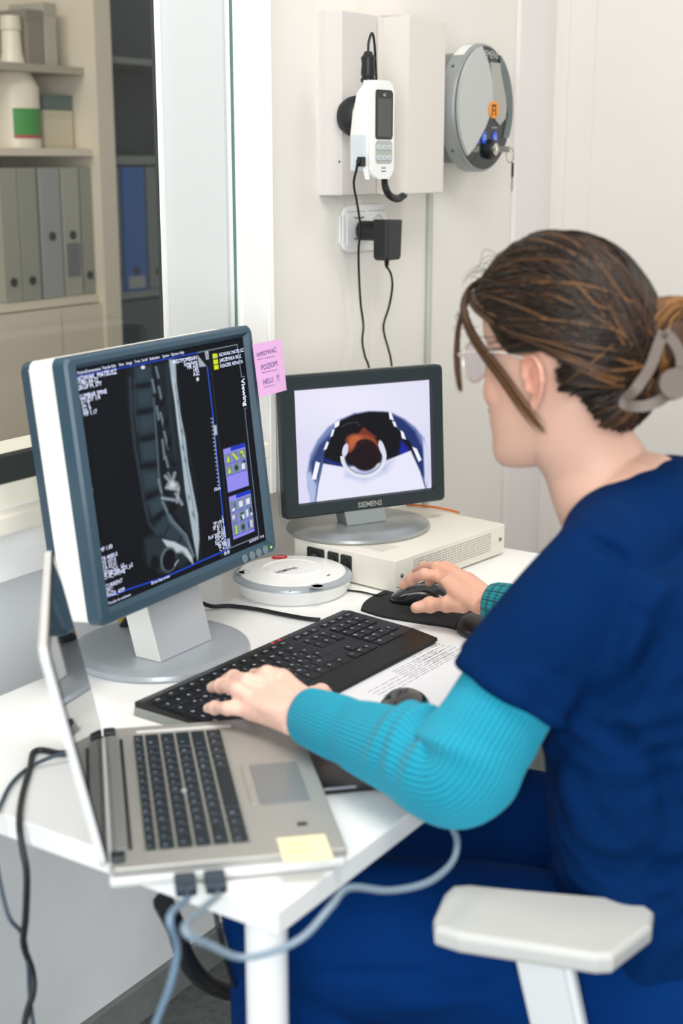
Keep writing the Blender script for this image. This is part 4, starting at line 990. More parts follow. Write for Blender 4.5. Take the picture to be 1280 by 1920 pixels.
# ================================================================ PAPERS
t0 = None
M_pap = mat('paper_white', (240, 240, 244), .7)
def sheet(label, pts, z, txt):
    q = P2(pts, z); c = np.mean(np.array(q), 0)
    t_ = thing('paper_sheet', label, 'paper', (float(c[0]), float(c[1]), z), group='printed sheets on the desk')
    prism('sheet', [(a - c[0], b - c[1]) for a, b in q], 0, .0004, M_pap, t_)
    return t_, c
t_, c = sheet('upper printed sheet with columns of text beside the keyboard', [(628, 1330), (800, 1215), (905, 1200), (930, 1300), (800, 1400), (690, 1380)], ZD + .0008, 1)
g = Bag(); e1 = np.array([math.cos(azk), math.sin(azk)]); e2 = np.array([-e1[1], e1[0]])
r2 = random.Random(3)
def para_lines(p0, n, w, dz=.007, h=.0010, seg=3):
    for k in range(n):
        q0 = np.array(p0) + e2 * (-k * dz); x = 0
        while x < w:
            l = r2.uniform(.008, .022); l = min(l, w - x)
            a0 = q0 + e1 * x; a1 = q0 + e1 * (x + l)
            g.add([(a0[0] - c[0], a0[1] - c[1], .0006), (a1[0] - c[0], a1[1] - c[1], .0006), (a1[0] - c[0] + e2[0] * h, a1[1] - c[1] + e2[1] * h, .0006), (a0[0] - c[0] + e2[0] * h, a0[1] - c[1] + e2[1] * h, .0006)], [(0, 1, 2, 3)])
            x += l + .0035
a_ = onz(772, 1236, ZD); para_lines((float(a_[0]), float(a_[1])), 5, .075, .0085)
a_ = onz(735, 1262, ZD); para_lines((float(a_[0]), float(a_[1])), 8, .11, .0055)
a_ = onz(690, 1300, ZD); para_lines((float(a_[0]), float(a_[1])), 4, .08, .008)
g.build('print', mat('print_grey', (120, 118, 122), .7), t_)
sheet('lower blank sheet under the printed page beside the forearm', [(610, 1312), (790, 1222), (880, 1290), (760, 1410), (660, 1370)], ZD + .0002, 0)
# black slate under the forearm
q = P2([(598, 1492), (676, 1486), (700, 1400), (640, 1352), (540, 1394)], ZD)
c = np.array([1.225, .835])
t = thing('graphics_tablet', 'flat black tablet with silver edge strip under the teal forearm', 'tablet', (1.150, .765, ZD), (0, 0, math.radians(45)))
TE1 = onz(600, 1492, ZD); TE2 = onz(690, 1484, ZD)
az_t = math.atan2(TE2[1] - TE1[1], TE2[0] - TE1[0])
t.location = (float(TE1[0]), float(TE1[1]), ZD); t.rotation_euler = (0, 0, az_t)
box('slab', (0, 0, 0), (.13, .16, .006), mat('tablet_black', (18, 20, 22), .3), t, bev=.0015)
box('silver_strip', (.004, -.0008, .0062), (.040, .0035, .0072), mat('strip_silver', (214, 216, 226), .25, metal=.5), t, bev=.0005)

# ================================================================ LAPTOP
lc = np.array([.988, .947]); azl = math.radians(44.0); LW, LD, LZ = .338, .228, .024
t = thing('laptop', 'open silver laptop with black keys at the near desk corner', 'laptop', (*lc, ZD), (0, 0, azl))
# local: x along the hinge, -y towards the user
M_lap = mat('laptop_silver', (172, 170, 164), .38, metal=.35, noise=.01)
M_lapw = mat('laptop_edge', (226, 226, 224), .35, metal=.1)
box('bottom_case', (-LW / 2, -LD, .003), (LW / 2, .0, LZ - .009), M_lapw, t, bev=.004, seg=3)
box('keyboard_deck', (-LW / 2, -LD, LZ - .0088), (LW / 2, -.004, LZ), M_lap, t, bev=.0015)
for x in (-.14, .14): box('foot', (x - .012, -LD + .02, 0), (x + .012, -LD + .03, .0035), M_blk, t); box('foot', (x - .012, -.03, 0), (x + .012, -.02, .0035), M_blk, t)
box('hinge_bar', (-LW / 2 + .03, -.018, LZ + .0002), (LW / 2 - .03, -.006, LZ + .004), mat('hinge_grey', (150, 152, 150), .4, metal=.4), t, bev=.0015)
box('speaker_slot', (-LW / 2 + .035, -.0235, LZ + .0001), (LW / 2 - .035, -.0195, LZ + .0006), M_blk, t)
for x in (-LW / 2 + .018, LW / 2 - .018): box('hinge', (x - .008, -.016, LZ + .0002), (x + .008, -.002, LZ + .006), M_dark, t, bev=.002)
box('key_well', (-.142, -.140, LZ + .0001), (.142, -.034, LZ + .0005), mat('key_well', (160, 160, 152), .45, metal=.3), t)
M_lk = mat('laptop_key', (26, 36, 42), .42)
rowsL = [([1] * 15, .0105), ([1] * 13 + [2], .0150), ([1.5] + [1] * 12 + [1.5], .0150), ([1.75] + [1] * 11 + [2.25], .0150), ([2.25] + [1] * 10 + [2.75], .0150), ([1, 1, 1, 1, 5.5, 1, 1, 1.2, 1.15, 1.15], .0165)]
y = -.036; bgk = Bag(); kk = 0; lex = bmesh.new(); cache = {}
for r, (ro, hk) in enumerate(rowsL):
    x = -.140; tot = sum(ro); uu = .280 / tot
    for w_ in ro:
        ww = w_ * uu - .0022; ck = (round(ww, 5), hk)
        if kk < 100:
            if ck not in cache:
                bm = bmesh.new(); add_box(bm, (0, -hk, 0), (ww, 0, .0016), bev=.0006, seg=1); cache[ck] = bm_mesh('key', bm); cache[ck].materials.append(M_lk)
            o = bpy.data.objects.new('key', cache[ck]); COL.objects.link(o); o.parent = t; o.location = (x, y, LZ + .0005)
        kk += 1
        if w_ < 3: bgk.text(chars[(kk * 5) % 36], .0055, TR(x + ww * .25, y - hk * .4, LZ + .0024), 'LEFT', .01)
        x += w_ * uu
    y -= hk + .0026
bgk.build('key_legends', mat('legend_blue', (150, 176, 190), .6), t)
lathe('pointing_stick', [(0, 0), (.003, 0), (.003, .004), (0, .005)], mat('stick_grey', (170, 172, 172), .5), t, n=12, M=TR(-.02, -.082, LZ + .0005))
box('touchpad', (-.062, -LD + .018, LZ + .0002), (.036, -.158, LZ + .0009), mat('touchpad_grey', (140, 143, 143), .35, metal=.35), t, bev=.0003)
box('touchpad_button', (-.062, -.1565, LZ + .0002), (-.016, -.148, LZ + .0014), M_lap, t, bev=.0006); box('touchpad_button', (-.010, -.1565, LZ + .0002), (.036, -.148, LZ + .0014), M_lap, t, bev=.0006)
box('fingerprint_reader', (-.115, -LD + .030, LZ + .0002), (-.108, -LD + .040, LZ + .0006), M_dark, t)
box('status_strip', (.147, -.15, LZ + .0002), (.155, -.04, LZ + .0005), M_lapw, t)
# lid
th = math.radians(180 - 78.4 - 0); HL = .226
LM = TR(0, -.001, LZ + .002, rx=math.radians(78.4 - 180) if False else 0)
ca, sa = math.cos(math.radians(78.4)), math.sin(math.radians(78.4))
LMx = Matrix(((1, 0, 0, 0), (0, ca, -sa, .0), (0, sa, ca, LZ + .001), (0, 0, 0, 1)))   # local y runs up the lid, local z towards the user
prism('lid', rrect(LW, HL, .010, cy=HL / 2), -.008, -.0008, M_lapw, t, bev=.002, M=LMx)
prism('lid_rim', rrect(LW - .003, HL - .003, .009, cy=HL / 2), -.0007, .0006, M_blk, t, M=LMx)
glossy = mat('laptop_glass', (10, 16, 24), .04, spec=.5)
prism('screen', rrect(LW - .010, HL - .012, .004, cy=HL / 2 + .001), .0007, .0013, glossy, t, M=LMx)
# yellow note on the palm rest
Ml = TR(*lc, ZD, rz=azl) @ TR(-.122, -LD + .032, LZ + .0012, rz=0)
NM = TR(*lc, ZD, rz=azl) @ TR(-.139, -.200, LZ + .0012) @ Matrix.Rotation(math.radians(0), 4, 'Z')
note('sticky_note', 'pale yellow sticky note on the laptop palm rest', TR(float(onz(571, 1592, ZD + LZ)[0]), float(onz(571, 1592, ZD + LZ)[1]), ZD + LZ + .0010, rz=azl - math.pi / 2), .048, .050, mat('yellow_paper', (244, 236, 186), .8),
     [('SERWIS', -.018, .008, .007, 0), ('HASLO', -.018, -.006, .007, 0)], mat('pencil_yellow', (206, 198, 150), .8), curl=.0003)
# ---- cables round the desk
M_bcab = mat('blue_grey_cable', (116, 142, 166), .4)
gx = lambda x, y, z: tuple(map(float, onz(x, y, z)))
def lapw(x, y, z): return tuple(TR(*lc, ZD, rz=azl) @ Vector((x, y, z)))
for k, xx in enumerate((-.058, -.078)):
    pass
for k, (yy, lb) in enumerate(((-.070, 'dark plug nearest the hinge in the laptop side'), (-.098, 'dark plug farther from the hinge in the laptop side'))):
    t_ = thing('cable_plug', lb, 'plug', lapw(-LW / 2 - .001, yy, .010), (0, 0, azl), group=None)
    box('plug_body', (-.030, -.010, -.005), (0, .010, .005), mat('plug_dark', (44, 58, 72), .4), t_, bev=.002)
    lathe('strain_relief', [(.0045, 0), (.0045, .004), (.0032, .012)], mat('plug_relief', (52, 66, 80), .4), t_, n=12, M=TR(-.030, 0, 0, ry=-math.pi / 2))
p1 = lapw(-LW / 2 - .042, -.070, .010); p2 = lapw(-LW / 2 - .042, -.098, .010)
cable('usb_cable', 'blue-grey cable dropping straight down from the laptop side', [p1, tuple(atd(318, 1720, 1.17)), tuple(atd(332, 1780, 1.2)), tuple(atd(318, 1850, 1.22)), tuple(atd(290, 1925, 1.25)), tuple(atd(270, 2010, 1.25))], .0032, M_bcab)
cable('usb_cable', 'grey cable looping from the laptop past the desk leg to the elbow', [p2, tuple(atd(345, 1740, 1.16)), tuple(atd(400, 1775, 1.18)), tuple(atd(450, 1795, 1.20)), tuple(atd(510, 1785, 1.20)), tuple(atd(570, 1755, 1.20)), tuple(atd(620, 1700, 1.22)), tuple(atd(655, 1665, 1.26)), tuple(atd(730, 1670, 1.30)), tuple(atd(800, 1655, 1.34)), tuple(atd(845, 1620, 1.38)), tuple(atd(857, 1580, 1.40)), tuple(atd(845, 1548, 1.42)), tuple(atd(825, 1520, 1.44))], .0034, mat('grey_cable', (128, 146, 160), .4))
cable('power_hose', 'thick black cable bundle hanging below the laptop to the floor', [tuple(atd(305, 1690, 1.45)), tuple(atd(330, 1740, 1.5)), tuple(atd(345, 1790, 1.56)), tuple(atd(372, 1830, 1.64)), tuple(atd(400, 1850, 1.75)), tuple(atd(440, 1862, 1.85)), tuple(atd(520, 1870, 1.9))], .011, M_cabd)
cable('hanging_cable', 'thin black cable seen behind the desk leg', [tuple(atd(395, 1640, 1.5)), tuple(atd(405, 1715, 1.5)), tuple(atd(412, 1750, 1.5)), tuple(atd(424, 1800, 1.52)), tuple(atd(440, 1850, 1.55))], .0028, M_cab)
z = ZD + .004
cable('desk_cable', 'thick black cable from the laptop over the near left desk edge', [gx(300, 1388, ZD + .01), gx(282, 1380, z + .002), gx(255, 1376, z), gx(215, 1378, z), gx(195, 1385, z), gx(160, 1400, z), gx(118, 1412, z), gx(80, 1406, z), gx(62, 1412, z), gx(56, 1440, z), gx(42, 1490, z), gx(36, 1540, z), tuple(atd(42, 1590, 1.43)), tuple(atd(50, 1640, 1.43)), tuple(atd(48, 1720, 1.44)), tuple(atd(44, 1770, 1.45)), tuple(atd(60, 1820, 1.46)), tuple(atd(62, 1860, 1.46)), tuple(atd(50, 1900, 1.46)), tuple(atd(40, 1960, 1.46))], .0036, M_cab)
cable('desk_cable', 'thinner dark cable crossing the black one at the near left desk edge', [gx(262, 1390, z + .002), gx(235, 1390, z), gx(205, 1394, z), gx(160, 1414, z), gx(120, 1412, z + .006), gx(60, 1436, z), gx(25, 1465, z), gx(5, 1500, z), gx(-12, 1550, z), tuple(atd(-6, 1620, 1.44)), tuple(atd(8, 1690, 1.44)), tuple(atd(20, 1725, 1.44)), tuple(atd(42, 1752, 1.45)), tuple(atd(52, 1800, 1.455)), tuple(atd(55, 1850, 1.465)), tuple(atd(58, 1890, 1.47)), tuple(atd(68, 1960, 1.47))], .0024, mat('slate_cable', (58, 72, 84), .4))
cable('monitor_cable', 'black cable curving over the desk between monitor stand and keyboard', [gx(352, 1118, ZD + .006), gx(372, 1128, ZD + .006), gx(398, 1137, ZD + .006), gx(430, 1136, ZD + .004), gx(480, 1142, ZD + .004), gx(530, 1152, ZD + .004), gx(575, 1160, ZD + .004), gx(600, 1162, ZD + .004)], .0034, M_cab)
cable('yellow_black_cable', 'black cable with yellow sheath behind the big monitor stand', [tuple(ony(222, 1190, 1.33)), tuple(ony(232, 1168, 1.33)), tuple(ony(250, 1150, 1.33))], .009, mat('yellow_sheath', (206, 178, 30), .5))
cable('monitor_cable', 'thick black cable coiled behind the big monitor stand', [tuple(ony(228, 1192, 1.31)), tuple(ony(244, 1168, 1.31)), tuple(ony(270, 1150, 1.31)), tuple(ony(290, 1160, 1.31))], .011, M_cab)
# ================================================================ PERSON
HC = atd(1038, 698, 1.5)
def n_(v): v = np.array(v, float); return v / (np.linalg.norm(v) + 1e-12)
def union_mesh(name, parts, voxel, smooth_it=6, smooth_f=.5):
    """joins closed pieces (V, F) into one continuous surface"""
    V = []; Fc = []
    for v, f in parts:
        o = len(V); V += [tuple(map(float, q)) for q in v]; Fc += [tuple(i + o for i in ff) for ff in f]
    me = bpy.data.meshes.new(name); me.from_pydata(V, [], Fc); me.update()
    bm = bmesh.new(); bm.from_mesh(me); bmesh.ops.recalc_face_normals(bm, faces=bm.faces[:]); bm.to_mesh(me); bm.free()
    o = bpy.data.objects.new(name, me); COL.objects.link(o)
    r = o.modifiers.new('r', 'REMESH'); r.mode = 'VOXEL'; r.voxel_size = voxel
    s = o.modifiers.new('s', 'SMOOTH'); s.iterations = smooth_it; s.factor = smooth_f
    dg = bpy.context.evaluated_depsgraph_get(); dg.update()
    out = bpy.data.meshes.new_from_object(o.evaluated_get(dg)); bpy.data.objects.remove(o); bpy.data.meshes.remove(me)
    out.name = name; return out
def get_co(me): a = np.empty(len(me.vertices) * 3, np.float32); me.vertices.foreach_get('co', a); return a.reshape(-1, 3).astype(float)
def get_no(me): a = np.empty(len(me.vertices) * 3, np.float32); me.vertices.foreach_get('normal', a); return a.reshape(-1, 3).astype(float)
def set_co(me, c): me.vertices.foreach_set('co', c.astype(np.float32).ravel()); me.update()
def set_col(me, C):
    ca = me.color_attributes.new('Col', 'FLOAT_COLOR', 'POINT'); ca.data.foreach_set('color', np.concatenate([C, np.ones((len(C), 1))], 1).ravel().astype(np.float32))
def etube(sec, n=28, k=5, ref=(0, 0, 1)):
    """sec: list of (centre, ra, rb[, ref]); ra along the ref direction, rb across it"""
    P = crom([s[0] for s in sec], k); RA = crom([[s[1], s[2], 0] for s in sec], k)
    P = np.array(P); T = np.gradient(P, axis=0); T /= np.linalg.norm(T, axis=1)[:, None] + 1e-12
    V = []; Fc = []; rf = np.array(ref, float)
    for i, p in enumerate(P):
        a = rf - T[i] * (rf @ T[i]); a = n_(a); b = np.cross(T[i], a); ra, rb = abs(RA[i][0]), abs(RA[i][1])
        for j in range(n):
            q = 2 * math.pi * j / n; V.append(p + a * ra * math.cos(q) + b * rb * math.sin(q))
    for i in range(len(P) - 1):
        for j in range(n):
            Fc.append((i * n + j, i * n + (j + 1) % n, (i + 1) * n + (j + 1) % n, (i + 1) * n + j))
    V.append(P[0]); V.append(P[-1]); a = len(V) - 2
    for j in range(n): Fc.append((a, (j + 1) % n, j)); Fc.append((a + 1, (len(P) - 1) * n + j, (len(P) - 1) * n + (j + 1) % n))
    return V, Fc
def ellipsoid(c, r, M3=None, nu=24, nv=14):
    V = []; Fc = []
    for i in range(nv + 1):
        t_ = math.pi * i / nv
        for j in range(nu):
            f = 2 * math.pi * j / nu; v = np.array([r[0] * math.sin(t_) * math.cos(f), r[1] * math.sin(t_) * math.sin(f), r[2] * math.cos(t_)])
            if M3 is not None: v = M3 @ v
            V.append(np.array(c) + v)
    for i in range(nv):
        for j in range(nu):
            Fc.append((i * nu + j, (i + 1) * nu + j, (i + 1) * nu + (j + 1) % nu, i * nu + (j + 1) % nu))
    return V, Fc
# ---- head frame: x to her right, y where she faces, z up
HM = np.array((Euler((math.radians(-19), 0, math.radians(-9))).to_matrix()))
HM = np.array(Matrix.Rotation(math.radians(-13), 3, 'Z') @ Matrix.Rotation(math.radians(-8), 3, 'X'))
HS = .96
def hd(p): return HC + HM @ (np.array(p, float) * HS)
def hdi(P): return ((np.array(P) - HC) @ HM) / HS
def head_piece():
    secs = [(-.108, .072, .036, .014), (-.104, .080, .018, .028), (-.095, .085, .000, .039), (-.083, .085, -.020, .047), (-.068, .082, -.038, .053), (-.05, .083, -.055, .059), (-.03, .081, -.075, .064), (-.012, .079, -.088, .068),
            (.01, .077, -.097, .072), (.03, .074, -.103, .074), (.05, .078, -.105, .0745), (.07, .077, -.104, .073), (.09, .068, -.096, .066), (.106, .052, -.079, .052), (.117, .030, -.055, .032), (.122, .008, -.028, .010)]
    n = 48; V = []; Fc = []
    S = crom([[a, b, c, d] for a, b, c, d in secs], 3)
    for z, yf, yb, w in S:
        cy = (yf + yb) / 2; ry = (yf - yb) / 2
        for j in range(n):
            a = 2 * math.pi * j / n; c, s = math.cos(a), math.sin(a); ex = 2.25
            x = w * abs(c) ** (2 / ex) * (1 if c > 0 else -1); y = cy + ry * abs(s) ** (2 / ex) * (1 if s > 0 else -1)
            if y > cy: x *= 1 - .10 * ((y - cy) / ry) ** 2
            V.append(hd((x, y, z)))
    for i in range(len(S) - 1):
        for j in range(n): Fc.append((i * n + j, i * n + (j + 1) % n, (i + 1) * n + (j + 1) % n, (i + 1) * n + j))
    Fc.append(tuple(range(n))[::-1]); Fc.append(tuple(range((len(S) - 1) * n, len(S) * n)))
    return V, Fc
NB = np.array([1.385, .548, 1.045])          # base of the neck
parts = [head_piece()]
parts.append(etube([(hd((0, .072, .040)), .006, .006), (hd((0, .082, .018)), .008, .0075), (hd((0, .092, .000)), .0080, .0090), (hd((0, .089, -.010)), .0085, .012), (hd((0, .080, -.014)), .008, .014)], 16, 4, ref=HM @ np.array([0, 1, 0])))
parts.append(ellipsoid(hd((0, .083, -.040)), (.022, .007, .0055), HM)); parts.append(ellipsoid(hd((0, .082, -.050)), (.019, .0075, .006), HM))
parts.append(ellipsoid(hd((0, .074, -.092)), (.020, .014, .013), HM))
for s in (-1, 1):
    parts.append(ellipsoid(hd((s * .034, .034, -.016)), (.026, .036, .030), HM))
    # ear: plate, rim, lobe
    E0 = np.array([s * .0735, -.036, -.004])
    Mr = HM @ np.array(Matrix.Rotation(math.radians(s * 22), 3, 'Z'))
    parts.append(ellipsoid(hd(E0 + [s * .003, .002, -.000]), (.0040, .013, .023), Mr))
    parts.append(ellipsoid(hd(E0 + [s * .007, .010, -.006]), (.0040, .0035, .006), Mr))
    rim = [(.004, .006, -.002), (.003, .016, .004), (.005, .015, .018), (.009, .006, .027), (.013, -.008, .027), (.015, -.017, .014), (.013, -.015, -.004), (.009, -.007, -.018), (.006, .002, -.026)]
    parts.append(etube([(hd(E0 + np.array([s * a, b, c])), .0034, .0036) for a, b, c in rim], 10, 4, ref=HM @ np.array([0, 1, 0])))
    parts.append(ellipsoid(hd(E0 + [s * .005, .005, -.026]), (.0040, .0075, .008), Mr))
fwdn = HM @ np.array([0, 1.0, 0])
parts.append(etube([(hd((0, -.030, -.005)), .060, .056), (hd((0, -.016, -.055)), .054, .050), (NB + [0.0, .036, .050], .056, .052), (NB + [0, .014, .012], .061, .058), (NB + [0, -.018, -.035], .068, .080), (NB + [0.003, -.03, -.08], .075, .10)], 36, 5, ref=(0, 1, 0)))
# trapezius
LSH, RSH = np.array([1.268, .520, 1.005]), np.array([1.535, .490, 1.005])
parts.append(etube([(LSH + [0.01, 0, .0], .042, .045), (NB + [-.055, -.028, -.02], .046, .05), (NB + [0, -.03, .015], .05, .06), (NB + [.055, -.03, -.02], .046, .05), (RSH, .042, .045)], 24, 5, ref=(0, 0, 1)))
TOR = [((1.355, .405, .52), .115, .165), ((1.350, .430, .60), .108, .160), ((1.348, .455, .70), .100, .150), ((1.352, .472, .80), .100, .148), ((1.370, .488, .90), .105, .150), ((1.395, .500, .98), .085, .145), ((1.393, .515, 1.03), .06, .10)]
parts.append(etube([(np.array(c), a * .9, b * .9) for c, a, b in TOR], 36, 4, ref=(0, 1, 0)))
# ---- arms
LEL = atd(850, 1440, 1.415); LWR = onz(566, 1338, .802); LUP = LSH
REL = np.array([1.655, .640, .800]); RWR = onz(915, 1130, .800)
parts.append(etube([(LSH, .044, .044), (LSH * .5 + LEL * .5 + [-.004, 0, 0], .040, .040), (LEL, .034, .036), (LEL * .5 + LWR * .5, .032, .036), (LEL * .15 + LWR * .85, .024, .029), (LWR, .019, .027)], 24, 5, ref=(0, 0, 1)))
parts.append(etube([(RSH, .044, .044), (RSH * .5 + REL * .5, .040, .040), (REL, .034, .036), (REL * .5 + RWR * .5, .032, .036), (REL * .15 + RWR * .85, .023, .028), (RWR, .018, .026)], 24, 5, ref=(0, 0, 1)))
NAILS = []
def finger(J, r0, r1, mid=None):
    J = [np.array(j) for j in J]; m = len(J); rs = [r0 + (r1 - r0) * i / (m - 1) for i in range(m)]
    parts.append(etube([(j, r * .94, r) for j, r in zip(J, rs)] + [(J[-1] + n_(J[-1] - J[-2]) * r1 * .75, r1 * .5, r1 * .55)], 14, 4, ref=(0, 0, 1)))
    for j in J[1:-1]: parts.append(ellipsoid(j, (r0 * 1.04,) * 3, None, 12, 8))
    NAILS.append((J[-1] + np.array([0, 0, r1 * .75]), n_(J[-1] - J[-2])))
def W_(x, y, z): return onz(x, y, z)
# left hand on the keyboard
lk = dict(p=W_(461, 1331, .790), r=W_(479, 1308, .801), m=W_(502, 1285, .810), i=W_(528, 1268, .814))
finger([lk['p'], W_(426, 1328, .791), W_(403, 1327, .783), W_(389, 1328, .778)], .0093, .0068)
finger([lk['r'], W_(444, 1293, .811), W_(414, 1286, .799), W_(397, 1289, .788)], .0100, .0075)
finger([lk['m'], W_(464, 1276, .816), W_(438, 1270, .806), W_(422, 1275, .794)], .0102, .0076)
finger([lk['i'], W_(500, 1262, .824), W_(478, 1268, .806), W_(466, 1279, .790)], .0100, .0075)
finger([LWR * .7 + lk['i'] * .3 + [.01, .0, -.008], W_(588, 1305, .790), W_(602, 1300, .786), W_(612, 1300, .782)], .0125, .0090)
for k, w in zip('prmi', (-.018, -.006, .006, .018)):
    side = n_(lk['i'] - lk['p'])
    parts.append(etube([(LWR + side * w, .0155, .0125), (LWR * .5 + lk[k] * .5 + side * w * .3, .0150, .0125), (lk[k], .0112, .0108)], 16, 4, ref=(0, 0, 1)))
parts.append(etube([(LWR, .0150, .026), (LWR * .5 + (lk['m'] + lk['r']) * .25 - [0, 0, .003], .0155, .031), ((lk['m'] + lk['r']) * .5 - [0, 0, .004], .010, .030)], 24, 4, ref=(0, 0, 1)))
# right hand over the mouse
rk = dict(i=W_(826, 1082, .812), m=W_(846, 1074, .822), r=W_(864, 1080, .818), p=W_(880, 1094, .808))
finger([rk['i'], W_(795, 1077, .818), W_(772, 1086, .805), W_(755, 1098, .792)], .0100, .0076)
finger([rk['m'], W_(818, 1064, .823), W_(796, 1064, .812), W_(780, 1072, .797)], .0102, .0078)
finger([rk['r'], rk['r'] + [.018, .036, .004], rk['r'] + [.026, .058, -.012], rk['r'] + [.028, .070, -.030]], .0098, .0074)
finger([rk['p'], rk['p'] + [.020, .028, .000], rk['p'] + [.030, .042, -.014], rk['p'] + [.034, .048, -.030]], .0090, .0068)
finger([RWR * .62 + rk['i'] * .38 + [-.018, -.004, -.014], W_(838, 1133, .786), W_(806, 1134, .780), W_(778, 1140, .776)], .0130, .0090)
for k, w in zip('imrp', (-.018, -.006, .006, .018)):
    side = n_(rk['p'] - rk['i'])
    parts.append(etube([(RWR + side * w, .0155, .0125), (RWR * .5 + rk[k] * .5 + side * w * .3, .0150, .0125), (rk[k], .0112, .0108)], 16, 4, ref=(0, 0, 1)))
parts.append(etube([(RWR + [0, 0, -.003], .0165, .026), (RWR * .5 + (rk['m'] + rk['r']) * .25 - [0, 0, .008], .018, .032), ((rk['m'] + rk['r']) * .5 - [0, 0, .006], .012, .030)], 24, 4, ref=(0, 0, 1)))
# legs (under the trousers)
LHIP, RHIP = np.array([1.270, .40, .565]), np.array([1.45, .39, .565])
LKN, RKN = np.array([1.150, .842, .578]), np.array([1.52, .86, .56])
LFT, RFT = np.array([1.19, .80, .09]), np.array([1.54, .82, .09])
for h, k_, f in ((LHIP, LKN, LFT), (RHIP, RKN, RFT)):
    parts.append(etube([(h, .070, .080), (h * .5 + k_ * .5, .062, .066), (k_, .050, .052)], 20, 4, ref=(0, 0, 1)))
    parts.append(etube([(k_, .048, .050), (k_ * .65 + f * .35, .048, .048), (f, .030, .030)], 20, 4, ref=(0, 1, 0)))
    parts.append(etube([(f + [0, -.03, -.04], .04, .035), (f + [0, .04, -.045], .038, .04), (f + [0, .14, -.055], .024, .042)], 18, 4, ref=(0, 0, 1)))
me = union_mesh('body', parts, .0026, 5, .5)
co = get_co(me); L = hdi(co)
# carve eye sockets
for s in (-1, 1):
    d = np.exp(-(((L[:, 0] - s * .031) / .017) ** 2 + ((L[:, 2] - .028) / .011) ** 2)) * (L[:, 1] > .03)
    co -= np.outer(d * .007, HM @ np.array([0, 1, 0]))
set_co(me, co); L = hdi(co)
base = lin((226, 182, 160)); C = np.tile(base, (len(co), 1))
def mixc(w, rgb):
    global C
    w = np.clip(w, 0, 1)[:, None]; C = C * (1 - w) + lin(rgb) * w
headm = (np.abs(L[:, 0]) < .1) & (L[:, 2] > -.13) & (L[:, 1] > -.12) & (L[:, 1] < .12) & (L[:, 2] < .13)
for s in (-1, 1):
    mixc(.22 * np.exp(-(((L[:, 0] - s * .055) / .02) ** 2 + ((L[:, 2] + .012) / .025) ** 2 + ((L[:, 1] - .045) / .03) ** 2)) * headm, (226, 140, 124))
    mixc(.75 * np.exp(-(((L[:, 0] - s * .086) / .014) ** 2 + ((L[:, 2] - .005) / .032) ** 2 + ((L[:, 1] + .036) / .022) ** 2)) * headm, (214, 128, 108))
    mixc(.9 * np.exp(-(((np.abs(L[:, 0] - s * .032)) / .018) ** 4 + ((L[:, 2] - .049 + .1 * np.abs(L[:, 0] - s * .02)) / .004) ** 2)) * (L[:, 1] > .05) * headm, (92, 64, 48))
mixc(.85 * np.exp(-((L[:, 0] / .022) ** 4 + ((L[:, 2] + .045) / .010) ** 4)) * (L[:, 1] > .078) * headm, (190, 98, 92))
for P_, dr in NAILS:
    d = np.linalg.norm(co - P_, axis=1); mixc(np.clip((.0062 - d) / .0012, 0, 1) * .75, (240, 206, 196))
for kn in (lk, rk):
    for k in 'prmi': d = np.linalg.norm(co - (kn[k] + [0, 0, .01]), axis=1); mixc(.35 * np.exp(-(d / .010) ** 2), (222, 138, 120))
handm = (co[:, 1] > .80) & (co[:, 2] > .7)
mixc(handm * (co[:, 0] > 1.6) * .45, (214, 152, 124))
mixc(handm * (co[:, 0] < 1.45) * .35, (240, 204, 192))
set_col(me, C)
M_skin = attr_mat('skin', rough=.48, sss=.12, spec=.35, bump=.12, bscale=500)
PB = (1.40, .36, 0.0)
person = thing('person', 'seated woman in navy scrubs and teal knit sleeves typing, hair clipped up', 'person', PB)
def pl_(name, me, m, label=None, parent=None):
    c = get_co(me) - np.array(PB); set_co(me, c); return link(name, me, m, parent or person, label, smooth=True)
body = pl_('body', me, M_skin)
def sub(name, VF, m, label=None, smooth=True, parent=None):
    V = [np.array(v) - np.array(PB) for v in VF[0]]; o = link(name, mesh(name, V, VF[1]), m, parent or person, label, smooth); return o
for s in (-1, 1):
    e = sub('eye', ellipsoid(hd((s * .031, .0590, .028)), (.0115,) * 3), mat('eye_white', (230, 226, 222), .15))
    sub('iris', ellipsoid(hd((s * .031, .0680, .0265)), (.0052, .003, .0052), HM), mat('iris_brown', (70, 46, 30), .15), parent=e)
